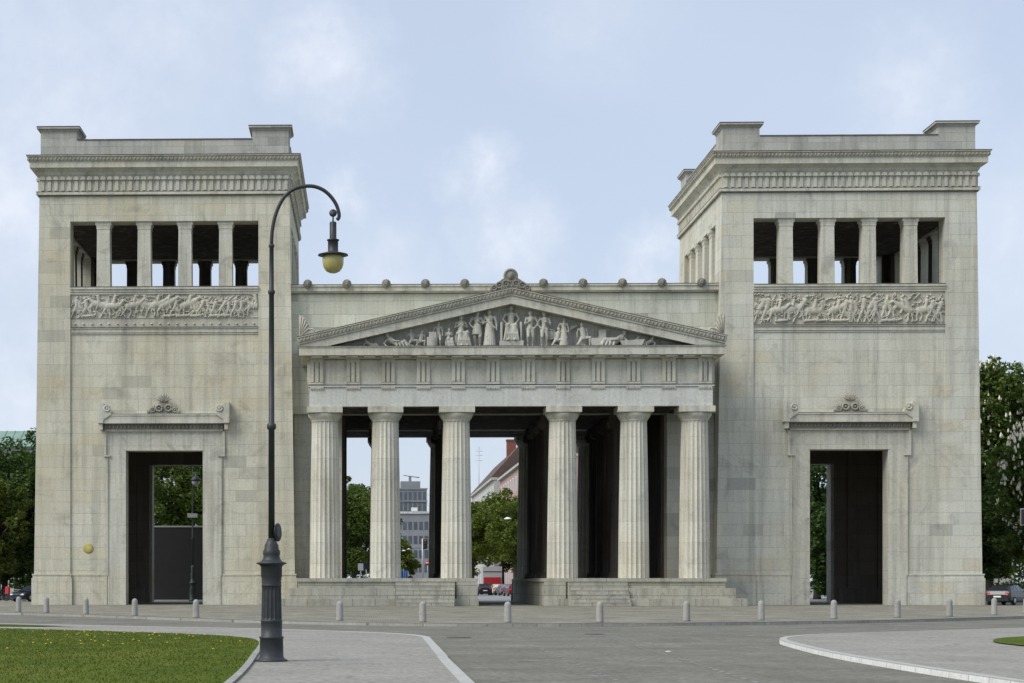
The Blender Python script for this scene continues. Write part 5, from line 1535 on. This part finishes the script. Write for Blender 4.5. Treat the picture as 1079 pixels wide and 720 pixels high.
# person in red
def walker():
    t = thing('person', 'person in a red coat standing in the central passage', 'person', (3.85, 40, 0), R(15))
    H = 1.68; b = MB()
    limb(b, [(0, 0, .86), (0, 0, 1.1), (0, 0, 1.36)], [.13, .125, .14])
    b.ellipsoid((0, 0, 1.36), (.20, .11, .09))
    limb(b, [(0, 0, 1.4), (0, 0, 1.5)], [.06, .052])
    b.ellipsoid((0, -.01, 1.575), (.078, .095, .112)); b.ellipsoid((0, -.105, 1.56), (.016, .022, .026)); b.ellipsoid((0, -.07, 1.50), (.035, .03, .03))
    for s in (-1, 1):
        b.ellipsoid((s * .078, 0, 1.57), (.015, .025, .035))
        limb(b, [(s * .09, 0, .86), (s * .10, -.02 - s * .06, .48), (s * .10, .02 - s * .10, .09)], [.09, .062, .042]); b.ellipsoid((s * .10, -.06 - s * .10, .04), (.045, .12, .04))
        ha = (s * .27, -.10, .82)
        limb(b, [(s * .19, 0, 1.37), (s * .25, .02, 1.10), ha], [.055, .045, .034])
        b.ellipsoid((ha[0], ha[1] - .01, ha[2] - .05), (.022, .04, .05))
        for k in range(4): limb(b, [(ha[0], ha[1] - .04 + .022 * k, ha[2] - .09), (ha[0] - s * .01, ha[1] - .045 + .022 * k, ha[2] - .15 + .012 * abs(k - 1.5))], [.0095, .008], 6)
        limb(b, [(ha[0] - s * .01, ha[1] - .04, ha[2] - .04), (ha[0] - s * .02, ha[1] - .075, ha[2] - .09)], [.011, .009], 6)
    fuse(b, .012, M['skin'], 'body', t, smooth_iter=1)
    c = MB(); limb(c, [(0, 0, .78), (0, 0, 1.1), (0, 0, 1.34)], [.19, .165, .165]); c.ellipsoid((0, 0, 1.36), (.225, .135, .10))
    for s in (-1, 1): limb(c, [(s * .20, 0, 1.37), (s * .26, .02, 1.10), (s * .27, -.09, .86)], [.075, .065, .052])
    fuse(c, .02, M['coat'], 'coat', t)
    q = MB()
    for s in (-1, 1): limb(q, [(s * .09, 0, .80), (s * .10, -.02 - s * .06, .48), (s * .10, .02 - s * .10, .12)], [.11, .082, .065])
    fuse(q, .02, M['trouser'], 'trousers', t)
    h_ = MB(); h_.ellipsoid((0, .02, 1.61), (.09, .10, .105)); h_.ellipsoid((0, .07, 1.53), (.08, .05, .09)); h_.build('hair', M['hair'], t)
walker()

# ------------------------------------------------------------------ houses and far buildings
def street_house(label, x0, y0, y1, zw, zr, wall, dep=14, floors=5, cols=8, chimneys=1, mansard=False):
    t = thing('town_house', label, 'house', (x0, (y0 + y1) / 2, 0), 0, 'houses along the right side of the street')
    L = (y1 - y0) / 2
    m = MB(); m.box(0, dep, -L, L, 0, zw); wl_ = m.build('wall', wall, t)
    m = MB(); m.box(-.45, dep + .4, -L - .1, L + .1, zw + .003, zw + .4); m.build('eaves', M['creamwall'], t)
    m = MB(); m.prism_y([(-.5, zw + .41), (dep + .4, zw + .41), (dep / 2, zr)], -L, L); rf = m.build('roof', M['rooftile'], t)
    for k in range(chimneys):
        m = MB(); y = -L * .35 + k * 7; q = dep / 2; m.box(q - .8, q + .8, y - .9, y + .9, zr - 1.5, zr + 2.0); m.box(q - .9, q + .9, y - 1.0, y + 1.0, zr + 2.0, zr + 2.25); m.build('chimney', M['brickred'], rf)
    for f in range(floors):
        for c in range(cols):
            y = -L + (c + .5) * 2 * L / cols; z = 1.3 + f * (zw - 1.0) / floors
            m = MB(); m.box(-.06, .1, y - .75, y + .75, z - .1, z + 2.1); w_ = m.build('window', M['white'], t)
            m = MB(); m.box(-.09, -.062, y - .6, y + .6, z + .05, z + 1.95); m.build('pane', M['winglass'], w_)
    return t
street_house('pink rendered house with brown roof nearest in the central opening', 12.0, 112, 172, 18.2, 22.4, M['pinkwall'], dep=9, cols=12, chimneys=1)
street_house('cream house with steep brown roof and red chimney beyond the pink house', 11.2, 175, 240, 18.6, 24.6, M['creamwall'], dep=9, cols=11, chimneys=1)
street_house('grey house at the far end of the right street row', 11.0, 243, 300, 16.5, 23, M['greywall'], cols=8, chimneys=0)
mt = thing('roof_mast', 'thin aerial mast standing above the far roof', 'mast', (14.0, 262, 0))
m = MB(); m.tube([(0, 0, 16), (0, 0, 30.5)], .07, 6); m.build('pole', M['steel'], mt)
m = MB()
for z in (27.5, 28.6, 29.5): m.tube([(-.7, 0, z), (.7, 0, z)], .04, 5)
m.build('antenna', M['steel'], mt)

hr = thing('office_tower', 'grey concrete high-rise with gridded windows between portico columns', 'office building', (0, 560, 0))
X0, X1 = -2.0, 12.6
def far_x(u, D): return -9.87 + (u - 386) / 1953.0 * D
D1 = 692.0
xa, xb, zt = far_x(408, D1), far_x(449.5, D1), 1.6 + (614 - 516) / 1953 * D1
m = MB(); m.box(xa, xb, 0, 16, 0, zt); m.build('wall', M['concrete'], hr)
for r_ in range(4):
    for c in range(8):
        z = zt - 3.9 - r_ * 4.0 - (r_ // 2) * 1.4; x = xa + .8 + c * (xb - xa - .6) / 8
        m = MB(); m.box(x, x + 1.25, -.08, .2, z, z + 3.0); w_ = m.build('window', M['winglass'], hr)
m = MB()
for z in [zt - 4.6 - 4.0 * k for k in range(5)] + [zt]: m.box(xa - .3, xb + .3, -.35, .0, z, z + .5)
m.build('floor_band', M['concrete'], hr)
m = MB(); m.box(xa + 5, xb - 2.4, 2, 12, zt + .5, zt + 3.2); m.box(xa + 8, xa + 9, 3, 4, zt + 3.2, zt + 5.2); m.tube([(xa + 6, 3, zt + 5.5), (xa + 12, 3, zt + 4.6)], .2, 6); m.build('roof_plant', M['concrete'], hr)
sc_ = MB()
for k in range(7): sc_.tube([(xb + .2, 0, zt - 2 - 4 * k), (xb + 2.2, 0, zt - 2 - 4 * k)], .12, 5)
for x in (xb + 1.1, xb + 2.2): sc_.tube([(x, 0, 0), (x, 0, zt)], .12, 5)
sc_.build('scaffold', M['steel'], hr)
ob = thing('office_block', 'lower grey office block with window bands in front of high-rise', 'office building', (0, 470, 0))
D2 = 602.0
xa, xb, zt = far_x(400, D2), far_x(470, D2), 1.6 + (614 - 541.5) / 1953 * D2
m = MB(); m.box(xa, xb, 0, 20, 0, zt); m.build('wall', M['concrete'], ob)
m = MB(); m.box(xa - .3, xb + .3, -.4, 20.3, zt + .003, zt + .7); m.build('roof', M['tymp'], ob)
for r_ in range(4):
    for c in range(12):
        z = zt - 5.2 - r_ * 4.6; x = xa + .5 + c * (xb - xa - .6) / 12
        m = MB(); m.box(x, x + 1.15, -.08, .2, z, z + 2.6); m.build('window', M['winglass'], ob)
m = MB(); m.box(far_x(433, D2), far_x(439.5, D2), -.45, -.1, zt + .75, zt + 2.0); m.build('roof_sign', M['white'], ob)

gb = thing('museum_building', 'long pale building with green copper roof above the left trees', 'building', (-62, 95, 0))
m = MB(); m.box(-40, 12, 0, 18, 0, 18.3); m.build('wall', M['creamwall'], gb)
m = MB(); m.prism_x([(-1, 18.303), (19, 18.303), (14, 20.6), (4, 20.6)], -41, 13)
rf = m.build('roof', M['copper'], gb)
m = MB()
for k in range(50): m.prism_x([(-.95, 18.32), (4, 20.6), (4, 20.68), (-.95, 18.42)], -40.5 + k * 1.08, -40.42 + k * 1.08)
m.build('seam', M['copper'], rf)
for k in range(14):
    m = MB(); m.box(-38.5 + k * 3.6, -37 + k * 3.6, -.06, .1, 12.5, 15.8); m.build('window', M['winglass'], gb)
# orange roofed house behind the right trees
oh = thing('garden_house', 'small house with orange tiled roof showing between the chestnuts', 'house', (53.6, 62, 0))
m = MB(); m.box(-4, 4, 0, 8, 0, 10.8); m.build('wall', M['creamwall'], oh)
m = MB(); m.prism_x([(-.5, 10.805), (8.5, 10.805), (4, 14)], -4.4, 4.4); m.build('roof', M['orange'], oh)
for x in (-2.2, 0, 2.2):
    m = MB(); m.box(x - .5, x + .5, -.06, .1, 7, 8.7); m.build('window', M['winglass'], oh)
